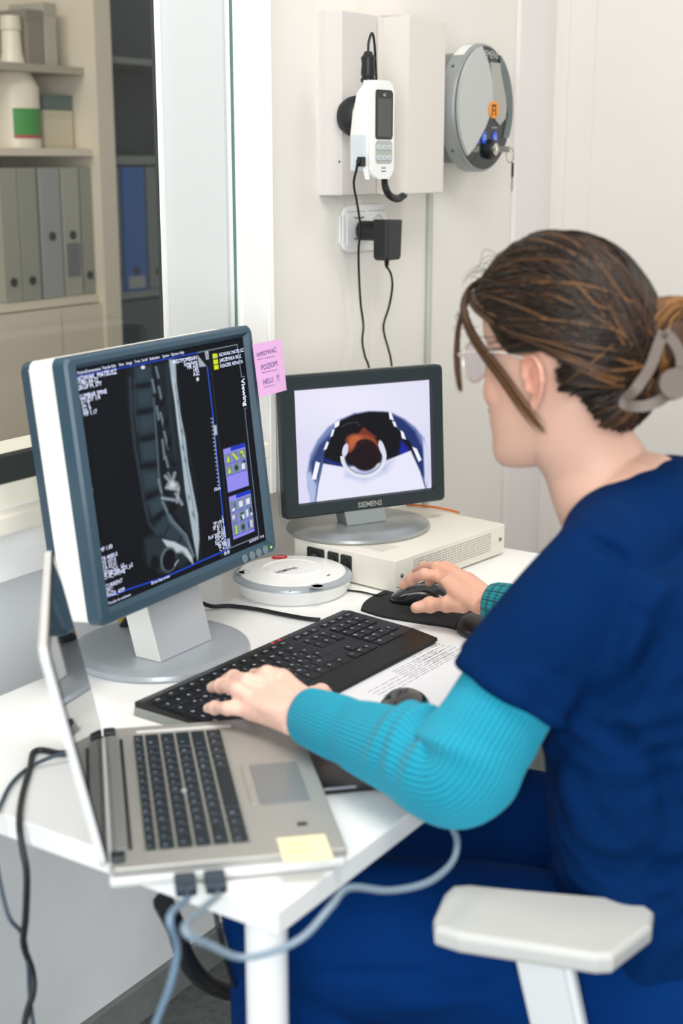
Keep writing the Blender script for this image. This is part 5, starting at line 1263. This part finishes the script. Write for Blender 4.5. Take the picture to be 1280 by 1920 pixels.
# ================================================================ sleeves of the sweater
M_teal = attr_mat('teal_rib_knit', rough=.85, sheen=.15, bump=.25, bscale=900)
def sleeve(name, secs, nrib, nu, amp, fold=None, check=False, ref=(0, 0, 1), rgb=(0, 150, 176)):
    P = np.array(crom([s[0] for s in secs], 12)); R = np.array(crom([[s[1], s[2], 0] for s in secs], 12)); m = len(P)
    # resample evenly
    d = np.r_[0, np.cumsum(np.linalg.norm(np.diff(P, axis=0), axis=1))]; u = np.linspace(0, d[-1], nu)
    P = np.stack([np.interp(u, d, P[:, i]) for i in range(3)], 1); R = np.stack([np.interp(u, d, R[:, i]) for i in range(2)], 1)
    T, N, B = frames(P); nv = nrib * 6; V = np.empty((nu, nv, 3)); q = 2 * np.pi * np.arange(nv) / nv; C = np.empty((nu, nv, 3))
    for i in range(nu):
        rib = amp * (np.cos(q * nrib) * .5 + .5) ** .7
        f = fold(u[i] / d[-1], q, P[i], N[i], B[i]) if fold else 0
        ee = 1.0
        if i < 3: ee = .93 + .023 * i
        rr = (rib + f)[:, None] if hasattr(rib + f, '__len__') else rib
        V[i] = P[i] + (N[i][None] * np.cos(q)[:, None] * (R[i, 0] * ee) + B[i][None] * np.sin(q)[:, None] * (R[i, 1] * ee)) + (N[i][None] * np.cos(q)[:, None] + B[i][None] * np.sin(q)[:, None]) * rr
        C[i] = lin(rgb)
        if check:
            g = ((np.cos(q * 14) > .93) | (np.cos(u[i] * 2 * np.pi / .013) > .90)); C[i][g] = lin((0, 70, 80))
        else:
            g = np.cos(q * nrib) < -.55; C[i][g] = lin((0, 108, 132))  # rib valleys coloured darker, shade painted into the knit
    idx = np.arange(nu * nv).reshape(nu, nv); a = idx[:-1]; b = idx[1:]
    F4 = np.stack([a, np.roll(a, -1, 1), np.roll(b, -1, 1), b], -1).reshape(-1, 4).tolist()
    F4.append(idx[0][::-1].tolist()); F4.append(idx[-1].tolist())
    me = bpy.data.meshes.new(name); me.from_pydata((V.reshape(-1, 3) - np.array(PB)).tolist(), [], F4)
    set_col(me, C.reshape(-1, 3))
    return link(name, me, M_teal, person, smooth=True)
inner = n_((LSH + LWR) / 2 - LEL)
def fold_l(u, q, P, N, B):
    w = np.array([(N * math.cos(a) + B * math.sin(a)) @ inner for a in q])     # 1 on the inside of the bend
    f = 0
    for u0, wd, am, sk in ((.30, .018, .0050, .03), (.38, .020, .0060, -.02), (.455, .022, .0070, .02), (.53, .022, .0060, -.03), (.60, .024, .0035, .03)):
        f = f + 2.3 * am * np.exp(-((u - u0 - sk * np.sin(q + u0 * 9)) / wd) ** 2) * (.45 + .55 * w)
    return f - .002 * np.exp(-((u - .16) / .03) ** 2)
u_dir = n_(LEL - LWR)
cuff = LWR + u_dir * .004 + np.array([0, 0, -.001])
fl = np.linalg.norm(LEL - LWR)
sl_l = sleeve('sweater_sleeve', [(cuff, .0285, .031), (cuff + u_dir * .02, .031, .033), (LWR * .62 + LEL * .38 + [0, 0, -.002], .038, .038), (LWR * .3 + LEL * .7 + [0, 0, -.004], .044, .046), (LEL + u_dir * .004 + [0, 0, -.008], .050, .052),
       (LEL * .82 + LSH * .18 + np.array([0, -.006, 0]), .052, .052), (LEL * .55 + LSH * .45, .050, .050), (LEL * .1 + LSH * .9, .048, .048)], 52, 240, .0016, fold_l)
u2 = n_(REL - RWR)
sleeve('sweater_sleeve', [(RWR + u2 * .004, .027, .030), (RWR + u2 * .03, .030, .033), (RWR * .5 + REL * .5, .038, .040), (REL, .048, .050), (REL * .5 + RSH * .5, .050, .050), (RSH, .048, .048)], 40, 160, .0012, None, True, rgb=(0, 132, 140))
# ================================================================ scrub top
M_nav = mat('navy_scrub_cloth', (0, 35, 80), .9, noise=.06, scale=30, bump=.15, bscale=900, spec=.08)
tp = [etube([(np.array(c), a * 1.18, b * 1.12) for c, a, b in TOR[:6]] + [(np.array([1.393, .520, 1.035]), .066, .10)], 40, 5, ref=(0, 1, 0))]
tp.append(etube([(LSH + [-.012, 0, .0], .052, .056), (LSH + [.035, -.004, .014], .056, .064), (NB + [-.052, -.032, -.012], .052, .068), (NB + [-.02, -.046, .000], .056, .070), (NB + [0.02, -.050, .002], .058, .070), (NB + [.06, -.036, -.012], .052, .070), (RSH + [-.03, 0, .01], .056, .062), (RSH + [.012, 0, 0], .052, .055)], 32, 5, ref=(0, 0, 1)))
hemL = LEL * .60 + LSH * .40
ad = n_(LEL - LSH)
tp.append(etube([(LSH + [.01, -.004, .004], .060, .060), (LSH * .75 + LEL * .25 + [0, -.004, 0], .068, .063), (hemL + CR * .012 - ad * .02, .078, .062), (hemL + CR * .014 + ad * .006, .080, .063), (hemL + CR * .015 + ad * .014, .080, .063)], 36, 6, ref=tuple(n_(np.cross(ad, CF)))))
hemR = REL * .5 + RSH * .5
tp.append(etube([(RSH + [.004, 0, .004], .064, .064), (RSH * .7 + hemR * .3, .068, .066), (hemR, .070, .068)], 30, 6, ref=(0, 0, 1)))
# hem of the top spreading over the lap
tp.append(etube([((1.362, .385, .495), .168, .190), ((1.358, .42, .57), .160, .184), ((1.352, .445, .66), .140, .176), ((1.35, .46, .72), .115, .158)], 40, 4, ref=(0, 1, 0)))
me = union_mesh('scrub_top', tp, .0048, 10, .5)
co = get_co(me); no = get_no(me)
def ridge(co, P0, P1, w, amp, reach=None):
    P0 = np.array(P0, float); P1 = np.array(P1, float); d = P1 - P0; L_ = np.linalg.norm(d); d /= L_
    t_ = np.clip((co - P0) @ d, 0, L_); q = co - P0 - t_[:, None] * d; dist = np.linalg.norm(q, axis=1)
    return amp * np.exp(-(dist / w) ** 2) * np.sin(np.pi * np.clip(t_ / L_, .03, .97)) ** .5
def A_(x, y, d): return atd(x, y, d)
def nearest(x, y):
    """point of the top surface seen at the picture point"""
    v = co - CAM; z = v @ CF; px = CXP + FPX * (v @ CR) / z; py = CYP - FPX * (v @ CU) / z
    m = (np.hypot(px - x, py - y) < 14); 
    if not m.any(): return None
    k = np.where(m)[0]; return co[k[np.argmin(z[k])]]
dsp = np.zeros(len(co))
FK = 1.7
FOLDS = [((1140, 1350), (1260, 1180), .012, -.010), ((1160, 1300), (1200, 1140), .010, .007), ((1075, 1385), (1180, 1250), .012, -.010), ((1110, 1380), (1190, 1400), .012, -.008), ((900, 1500), (1080, 1560), .012, -.008),
         ((930, 1500), (1100, 1590), .010, .007), ((1000, 1440), (1240, 1560), .014, -.010), ((1050, 1480), (1270, 1620), .014, .009), ((1080, 1500), (1275, 1650), .012, -.010), ((960, 1560), (1140, 1620), .012, -.009), ((1020, 1570), (1020, 1640), .008, -.006),
         ((910, 1560), (960, 1660), .010, -.009), ((1100, 1620), (1270, 1640), .012, -.008), ((1180, 1150), (1250, 1080), .012, .006), ((1240, 1400), (1270, 1560), .014, -.008)]
for a, b, w, am in FOLDS:
    p0, p1 = nearest(*a), nearest(*b)
    if p0 is not None and p1 is not None: dsp += ridge(co, p0, p1, w * 1.1, am * FK)
dsp += .0030 * np.sin(co[:, 0] * 55 + 9 * np.sin(co[:, 2] * 22)) * np.sin(co[:, 2] * 48 + 4 * np.sin(co[:, 1] * 30)) * (co[:, 2] < .93)
co2 = co + no * dsp[:, None]; set_co(me, co2)
top = pl_('scrub_top', me, M_nav)
# hem stitching ring on the near sleeve, and the small tag
hp = hemL + ad * .006 + np.array([0, -.004, 0])
tg = nearest(975, 1548)
if tg is not None:
    w_ = tg - CF * .006
    bg = Bag(); R3 = rot_to(CR, CU, -CF, w_ - np.array(PB)) @ Matrix.Rotation(math.radians(-38), 4, 'Z')
    bg.rect(-.008, .0015, .009, .0042, R3); bg.rect(-.003, -.0028, .009, -.0003, R3)
    bg.build('sewn_tag', mat('tag_paleblue', (120, 170, 200), .6), person, label='small pale sewn tag')
# ================================================================ trousers
tr_ = []
for h, k_, f in ((LHIP, LKN, LFT), (RHIP, RKN, RFT)):
    tr_.append(etube([(h + [0, -.03, -.005], .098, .105), (h * .6 + k_ * .4 + [0, 0, .008], .092, .094), (h * .25 + k_ * .75 + [0, 0, -.010], .092, .084), (k_ + [0, -.01, -.012], .082, .072), (k_ + [0, .012, -.022], .070, .062)], 32, 5, ref=(0, 0, 1)))
    tr_.append(etube([(k_ + [0, -.005, -.005], .062, .066), (k_ * .7 + f * .3 + [0, -.02, 0], .095, .078), (k_ * .3 + f * .7, .078, .072), (f + [0, 0, .01], .075, .070)], 28, 5, ref=(0, 1, 0)))
tr_.append(etube([((1.355, .36, .50), .14, .18), ((1.355, .385, .56), .135, .18), ((1.352, .41, .64), .11, .155)], 36, 4, ref=(0, 1, 0)))
me = union_mesh('trousers', tr_, .006, 8, .5)
co = get_co(me); no = get_no(me); dsp = np.zeros(len(co))
for a, b, w, am in (((540, 1828), (900, 1832), .008, -.004), ((530, 1880), (800, 1950), .010, -.008), ((430, 1830), (470, 1900), .010, -.008), ((450, 1800), (480, 1870), .008, .005), ((820, 1700), (960, 1890), .014, -.007), ((700, 1900), (980, 1840), .014, .006)):
    p0, p1 = nearest(*a), nearest(*b)
    if p0 is not None and p1 is not None: dsp += ridge(co, p0, p1, w, am * 1.5)
co2 = co + no * dsp[:, None]; set_co(me, co2)
pl_('trousers', me, mat('navy_trouser_cloth', (0, 43, 98), .9, noise=.05, scale=25, bump=.15, bscale=900, spec=.08))
for f in (LFT, RFT): sub('shoe', etube([(f + [0, -.045, -.050], .038, .04), (f + [0, .04, -.052], .036, .046), (f + [0, .15, -.060], .028, .046), (f + [0, .19, -.064], .016, .03)], 24, 5, ref=(0, 0, 1)), mat('shoe_white', (220, 220, 218), .5))
# ================================================================ hair
def sc_(v, h):      # point on the scalp in head coordinates for direction v, raised by h
    v = n_(v); r = np.array([.0765 + h, .1035 + h, .0985 + h * 1.7]); k = 1 / math.sqrt(((v / r) ** 2).sum()); return np.array([0, -.010, .020]) + v * k
def slerp(a, b, t):
    a, b = n_(a), n_(b); w = math.acos(max(-1, min(1, float(a @ b)))); return a if w < 1e-4 else (a * math.sin((1 - t) * w) + b * math.sin(t * w)) / math.sin(w)
hv, hf, hc_ = [], [], []
rh = random.Random(11)
def colmix(a, b, t): return lin(a) * (1 - t) + lin(b) * t
DK, MD, GD = (32, 23, 18), (64, 45, 32), (136, 94, 54)
def lock(P, r, c0, c1, flat=.55, taper=.35, tail=0.2, ear=True):
    if ear:
        for p in P:
            a, b, c = hdi(p)
            if abs(a) > .055 and -.066 < b < .0 and c < .034: return
            if abs(a) > .045 and -.085 < b < .0 and c < -.02: return
    P = np.array(crom(P, 3)); m = len(P); rr = [r * (taper + (1 - taper) * math.sin(math.pi * (i + 1) / m) ** .5) if i < m * .5 else r * (1 - (1 - tail) * ((i / (m - 1) - .5) / .5) ** 2) for i in range(m)]
    V, Fc = tube_vf(P, rr, 4, True, off=len(hv)); hv.extend(V); hf.extend(Fc)
    for i in range(m):
        t_ = i / (m - 1); hc_.extend([lin(c0) * (1 - t_) + lin(c1) * t_] * 4)
BUN = np.array([0.0, -1.0, .02])
def cap_keep(p):
    x, y, z = p
    if y > -.012: return z > .020 + 1.02 * (y + .012)
    if y > -.060: return z > .026
    return z > -.072 + max(0, (y + .090)) * 3.3
# under-cap
V = []; Fc = []; nu, nv = 160, 100; ok = []
for i in range(nv + 1):
    t_ = math.pi * i / nv
    for j in range(nu):
        f = 2 * math.pi * j / nu; p = sc_((math.sin(t_) * math.cos(f), math.sin(t_) * math.sin(f), math.cos(t_)), .0095); V.append(p); ok.append(cap_keep(p))
idm = {}; VV = []
for i in range(nv):
    for j in range(nu):
        q = [i * nu + j, (i + 1) * nu + j, (i + 1) * nu + (j + 1) % nu, i * nu + (j + 1) % nu]
        if all(ok[k] for k in q):
            for k in q:
                if k not in idm: idm[k] = len(VV); VV.append(hd(V[k]))
            Fc.append([idm[k] for k in q])
cv, cf = VV, Fc
for v in cv: hv.append(v); hc_.append(lin((36, 26, 21)))
hf.extend([tuple(f) for f in cf])
# locks from the parting and the hairline back to the bun
for k in range(4000):
    s = rh.choice((-1, 1)) if k % 3 else -1
    u = rh.random()
    if k % 2 == 0:      # from the parting on top
        a = math.radians(rh.uniform(52, 128)) ; st = np.array([s * rh.uniform(.0, .06), math.cos(a), math.sin(a)])
    else:               # from the hairline at the side of the face, temple down to behind the ear
        w = rh.random() ** .8; st = np.array([s * (.15 + .85 * w), .72 - 1.0 * w, .70 - .62 * w])
        if w > .78: st = np.array([s * .9, -.40 - .3 * rh.random(), -.10 - .30 * rh.random()])
    st = n_(st); end = n_(BUN + np.array([rh.uniform(-.28, .28), 0, rh.uniform(-.30, .22)]))
    ang = math.acos(float(np.clip(st @ end, -1, 1)))
    h = rh.uniform(.013, .021); sag = .34 * (1 - abs(st[0])) if k % 2 == 0 else .10
    mid = n_(slerp(st, end, .5) + np.array([s * sag * 1.25, 0, -sag * .35]))
    P = []
    m = 7
    for i in range(m):
        t_ = i / (m - 1); v = slerp(slerp(st, mid, t_), slerp(mid, end, t_), t_)
        P.append(hd(sc_(v, h * (.95 + .15 * math.sin(math.pi * min(1, t_ * .8 + .1))) + .0008 * math.sin(t_ * 5 + k))))
    g = rh.random(); side = abs(st[0])
    c0 = DK if g < .8 else MD
    c1 = DK if g < .62 else (MD if g < .93 else GD)
    if k % 2 and side > .4 and g > .82: c0, c1 = MD, GD
    lock(P, rh.uniform(.0006, .0014), c0, c1, tail=.75)
# nape hair rising to the bun
for k in range(420):
    s = rh.choice((-1, 1)); x = rh.uniform(-.9, .9); st = n_((x, -.62 - .3 * rh.random(), -.72 + .25 * abs(x)))
    end = n_(BUN + np.array([rh.uniform(-.15, .15), 0, rh.uniform(-.3, -.02)]))
    P = [hd(sc_(slerp(st, end, i / 6), rh.uniform(.012, .016) + .004 * math.sin(math.pi * i / 6))) for i in range(7)]
    lock(P, rh.uniform(.0012, .0022), MD if rh.random() < .5 else DK, DK if rh.random() < .6 else GD)
# full lower back of the hair, sweeping under the bun
for k in range(600):
    s = -1 if rh.random() < .65 else 1; st = n_((s * (.75 + .2 * rh.random()), -.15 - .3 * rh.random(), .25 - .55 * rh.random()))
    end = n_((s * .10 * rh.random(), -.93, -.36 + .2 * rh.random())); mid = n_(slerp(st, end, .5) + np.array([0, 0, -.22]))
    P = [hd(sc_(slerp(slerp(st, mid, t_), slerp(mid, end, t_), t_), .013 + .010 * math.sin(math.pi * t_))) for t_ in np.linspace(0, 1, 8)]
    lock(P, rh.uniform(.0014, .0025), DK if rh.random() < .6 else MD, MD if rh.random() < .6 else GD)
# fringe strands in front of the face and over the ear
def pix_lock(seq, r, c0, c1, jit=.002):
    j = np.array([rh.gauss(0, jit) for _ in range(3)]); P = [atd(x, y, d) + j * (.4 + .6 * i / len(seq)) for i, (x, y, d) in enumerate(seq)]; lock(P, r, c0, c1, ear=False)
def loc_lock(seq, r, c0, c1, jit=.002, grow=.6):
    j = np.array([rh.gauss(0, jit) for _ in range(3)]); lock([hd(np.array(p) + j * (1 - grow + grow * i / len(seq))) for i, p in enumerate(seq)], r, c0, c1, ear=False, tail=.1)
for k in range(46): loc_lock([(-.012, .078, .108), (-.032, .090, .090), (-.044, .096, .062), (-.049, .098, .034), (-.050, .0985, .010), (-.047, .100, -.014)], rh.uniform(.0005, .0011), DK if k % 2 else MD, MD if k % 3 else GD, .0017)
for k in range(46): loc_lock([(-.016, .078, .112), (-.046, .078, .100), (-.066, .068, .078), (-.076, .050, .052), (-.081, .028, .028), (-.085, .002, .002), (-.088, -.026, -.030), (-.084, -.046, -.056)], rh.uniform(.0005, .0011), DK if k % 3 else MD, GD if k % 3 == 0 else MD, .0026)
for k in range(700):     # swept sides, from the front over the temple and above the ear
    o_ = rh.random(); s = -1 if k % 4 else 1
    st = n_((s * (.18 + .30 * o_), .80 - .25 * o_, .62 + .22 * o_)); m1 = n_((s * .90, .30 - .25 * o_, .30 + .22 * o_)); end = n_((s * .42, -.86, -.10 + .25 * o_))
    hh = rh.uniform(.013, .020)
    P = [hd(sc_(slerp(slerp(st, m1, t_), slerp(m1, end, t_), t_), hh)) for t_ in np.linspace(0, 1, 8)]
    g = rh.random(); lock(P, rh.uniform(.0006, .0013), DK if g < .7 else MD, MD if g < .75 else (GD if g > .88 else DK), tail=.8)
for k in range(900):     # back of the head gathered into the bun
    s = -1 if k % 3 else 1
    st = n_((s * rh.uniform(.1, .9), rh.uniform(-.6, .2), rh.uniform(.0, .95))); end = n_(BUN + np.array([rh.uniform(-.25, .25), 0, rh.uniform(-.30, .25)]))
    hh = rh.uniform(.0125, .0185)
    P = [hd(sc_(slerp(st, end, t_), hh)) for t_ in np.linspace(0, 1, 7)]
    g = rh.random(); lock(P, rh.uniform(.0006, .0013), DK, MD if g < .4 else (GD if g > .88 else DK), tail=.8)
for k in range(22):   # fly-away hairs on top
    a = rh.uniform(.1, 1.2); st = n_((rh.uniform(-.3, .1), math.cos(a), math.sin(a))); P = [hd(sc_(st + np.array([0, 0, 0]), .018)), hd(sc_(st + np.array([-.05, .08, 0]), .026 + rh.random() * .006)), hd(sc_(st + np.array([-.1, .2, -.05]), .022 + rh.random() * .012))]
    lock(P, .0003, DK, MD, ear=False)
def build_hair(name, m):
    global hv, hf, hc_
    me = mesh(name, [np.array(v) - np.array(PB) for v in hv], hf); set_col(me, np.array(hc_)); o = link(name, me, m, person, smooth=True); hv, hf, hc_ = [], [], []; return o
M_hair = attr_mat('hair', rough=.42, spec=.3)
build_hair('hair', M_hair)
# bun, twisted
bc = atd(1268, 640, 1.43); ax1 = HM @ np.array([0, 1, 0]); ax2 = HM @ np.array([1, 0, 0]); ax3 = HM @ np.array([0, 0, 1])
V, Fc = ellipsoid(bc, (.036, .030, .040), HM); 
for v in V: hc_.append(lin((70, 48, 34)))
hv.extend(V); hf.extend(Fc)
for k in range(300):
    a0 = rh.uniform(0, 2 * math.pi); ph = rh.uniform(-.9, .9); P = []
    for i in range(9):
        a = a0 + i * .32; r = .040 * math.cos(ph * .9) + .003
        P.append(bc + ax2 * r * math.cos(a) * .95 + ax3 * r * math.sin(a) * 1.05 + ax1 * (.034 * math.sin(ph + .12 * i) + .003 * math.sin(a * 3)))
    lock(P, rh.uniform(.0012, .0024), MD if rh.random() < .5 else GD, GD if rh.random() < .7 else DK)
build_hair('hair_bun', M_hair)
# claw clip
clipd = 1.392
M_clip = mat('taupe_plastic', (104, 92, 84), .5)
def band_loop(pts, w, th, closed=True):
    P = [atd(x, y, d) for x, y, d in pts]; P = P + [P[0]] if closed else P; P = crom(P, 6); P = np.array(P)
    T = np.gradient(P, axis=0); V = []; Fc = []
    nrm = -CF
    for i, p in enumerate(P):
        t_ = n_(T[i]); s = n_(np.cross(t_, nrm))
        for a, b in ((-w, -th), (w, -th), (w, th), (-w, th)): V.append(p + s * a + nrm * b)
    for i in range(len(P) - 1):
        for j in range(4): Fc.append((i * 4 + j, i * 4 + (j + 1) % 4, (i + 1) * 4 + (j + 1) % 4, (i + 1) * 4 + j))
    Fc.append((0, 1, 2, 3)[::-1]); Fc.append(tuple((len(P) - 1) * 4 + j for j in range(4)))
    return V, Fc
cl = [(1243, 622, clipd), (1232, 650, clipd), (1217, 690, clipd), (1192, 728, clipd), (1168, 755, clipd + .01), (1185, 762, clipd), (1215, 760, clipd - .005), (1245, 745, clipd - .005), (1268, 715, clipd), (1276, 680, clipd), (1266, 648, clipd)]
o = sub('claw_clip', band_loop(cl, .0055, .003), M_clip, 'taupe claw clip holding the bun', smooth=False)
cc = atd(1264, 720, clipd - .012)
V, Fc = tube_vf([cc - CF * -.012, cc + CF * -.004], [.0155, .0155], 32); sub('clip_hinge', (V, Fc), M_clip, smooth=False, parent=None)
cl2 = [(1268, 700, clipd - .004), (1290, 690, clipd), (1320, 680, clipd + .02)]
sub('clip_arm', band_loop(cl2, .004, .0025, False), M_clip, smooth=False)
# glasses
M_gl = mat('clear_pink_frame', (232, 222, 210), .2, spec=.8, metal=.25)
gp = []
def hring(cx, cz, rx, rz, cy, r, n=36):
    P = [hd((cx + rx * math.cos(a), cy - .010 * (abs(cx + rx * math.cos(a)) / .06) ** 2, cz + rz * math.sin(a))) for a in np.linspace(0, 2 * math.pi, n + 1)]; return tube_vf(P, r, 8, False)
VG, FG = [], []
def addg(VF): 
    o_ = len(VG); VG.extend(VF[0]); FG.extend([tuple(i + o_ for i in f) for f in VF[1]])
for s in (-1, 1):
    addg(hring(s * .033, .018, .025, .023, .092, .0017))
    addg(tube_vf([hd(p) for p in crom([(s * .057, .086, .026), (s * .068, .078, .030), (s * .076, .050, .032), (s * .078, .010, .030), (s * .081, -.028, .022)], 5)], .0017, 8))
addg(tube_vf([hd(p) for p in crom([(-.009, .093, .022), (0, .097, .027), (.009, .093, .022)], 5)], .0013, 8))
gob = sub('eyeglasses', (VG, FG), M_gl, 'thin pale-framed eyeglasses')
lens = bpy.data.materials.new('lens_glass'); lens.use_nodes = True; nt = lens.node_tree; nt.nodes.remove(nt.nodes['Principled BSDF'])
tr = nt.nodes.new('ShaderNodeBsdfTransparent'); tr.inputs[0].default_value = (.9, .9, .97, 1); gl = nt.nodes.new('ShaderNodeBsdfGlossy'); gl.inputs[0].default_value = (.75, .75, 1, 1); gl.inputs['Roughness'].default_value = .03
mx = nt.nodes.new('ShaderNodeMixShader'); mx.inputs[0].default_value = .22; nt.links.new(tr.outputs[0], mx.inputs[1]); nt.links.new(gl.outputs[0], mx.inputs[2]); nt.links.new(mx.outputs[0], nt.nodes['Material Output'].inputs[0])
for s in (-1, 1):
    P = [hd((s * .033 + .0245 * math.cos(a), .092 - .010 * (abs(s * .033 + .0245 * math.cos(a)) / .06) ** 2, .018 + .0225 * math.sin(a))) for a in np.linspace(0, 2 * math.pi, 33)[:-1]]
    sub('lens', (P, [tuple(range(32))]), lens, smooth=False, parent=gob)
sub('earring', ellipsoid(hd((-.0850, -.030, -.036)), (.0022,) * 3), mat('earring_silver', (220, 220, 224), .15, metal=1))

# ================================================================ CHAIR
CH = (1.40, .30, 0)
t = thing('office_chair', 'office chair with white armrests and black seat under the seated woman', 'chair', CH)
M_arm = mat('light_grey_armrest', (190, 190, 186), .5, noise=.02, scale=8); M_cf = mat('black_chair_fabric', (16, 18, 20), .85, bump=.2)
M_cw = mat('white_chair_plastic', (226, 228, 228), .4)
def cb(name, lo, hi, m, bev, **k): return box(name, tuple(a - b for a, b in zip(lo, CH)), tuple(a - b for a, b in zip(hi, CH)), m, t, bev, 4, **k)
cb('seat', (1.18, .10, .395), (1.62, .60, .460), M_cf, .028)
bm = bmesh.new(); add_box(bm, (-.22, -.03, 0), (.22, .03, .50), bev=.025, seg=4, M=TR(0, -.150, .50, rx=math.radians(-4)))
sharp(link('backrest', bm_mesh('backrest', bm), M_cf, t), 60)
cb('back_support', (1.36, .10, .36), (1.44, .14, .56), M_cw, .01)
cb('seat_mechanism', (1.28, .22, .34), (1.52, .46, .397), M_blk, .015)
lathe('gas_lift', [(.028, .08), (.028, .20), (.018, .2), (.018, .345)], M_dark, t, n=28)
lathe('base_hub', [(.04, .05), (.045, .09), (.03, .1), (0, .1)], M_cw, t, n=28)
for k in range(5):
    a = math.radians(72 * k + 20); bm = bmesh.new(); add_box(bm, (.03, -.018, .058), (.30, .018, .085), bev=.008, M=TR(rz=a)); link('base_spoke', bm_mesh('base_spoke', bm), M_cw, t)
    lathe('caster', [(0, -.02), (.026, -.02), (.028, -.012), (.028, .012), (.026, .02), (0, .02)], M_blk, t, n=24, M=TR(.29 * math.cos(a), .29 * math.sin(a), .0285, rz=a) @ Matrix.Rotation(math.pi / 2, 4, 'X'))
ZA = .700
pp = [onz(x, y, ZA) for x, y in ((848, 1657), (880, 1655), (1140, 1684), (1205, 1690), (1226, 1706), (1222, 1735), (1150, 1790), (1120, 1792), (860, 1752), (815, 1738), (812, 1718), (832, 1672))]
pp = [(float(q[0]) - CH[0], float(q[1]) - CH[1]) for q in pp]
prism('armrest_pad', pp[::-1], ZA - .022, ZA, M_arm, t, bev=.007, seg=4)
ac = np.mean(np.array(pp), 0)
bm = bmesh.new(); add_box(bm, (-.030, -.045, -.030), (.030, .045, -.0205), bev=.004, M=TR(float(ac[0]), float(ac[1]), ZA)); link('armrest_mount', bm_mesh('armrest_mount', bm), M_cw, t)
q0 = atd(1042, 1815, 1.30) - np.array(CH)
def post(name, a, b, wx, wy):
    V = []
    for p in (a, b):
        for sx_, sy_ in ((-1, -1), (1, -1), (1, 1), (-1, 1)): V.append((p[0] + sx_ * wx, p[1] + sy_ * wy, p[2]))
    bm = bmesh.new(); vs = [bm.verts.new(v) for v in V]
    for f in ((3, 2, 1, 0), (4, 5, 6, 7), (0, 1, 5, 4), (1, 2, 6, 5), (2, 3, 7, 6), (3, 0, 4, 7)): bm.faces.new([vs[i] for i in f])
    bmesh.ops.bevel(bm, geom=bm.edges[:], offset=.006, segments=3, affect='EDGES')
    link(name, bm_mesh(name, bm), M_cw, t)
post('armrest_post', (float(ac[0]) + .055, float(ac[1]) - .055, .36), (float(ac[0]) + .003, float(ac[1]) - .002, ZA - .028), .010, .031)
box('arm_bracket', (float(ac[0]) + .04, float(ac[1]) - .09, .355), (-.02, float(ac[1]) - .02, .38), M_cw, t, bev=.005)
# the far armrest
prism('armrest_pad', [(.20, .11), (.20, .32), (.29, .32), (.29, .11)], .645, .667, M_arm, t, bev=.007, seg=4)
post('armrest_post', (.235, .16, .36), (.245, .21, .644), .010, .031); box('arm_bracket', (.02, .13, .355), (.245, .19, .38), M_cw, t, bev=.005)
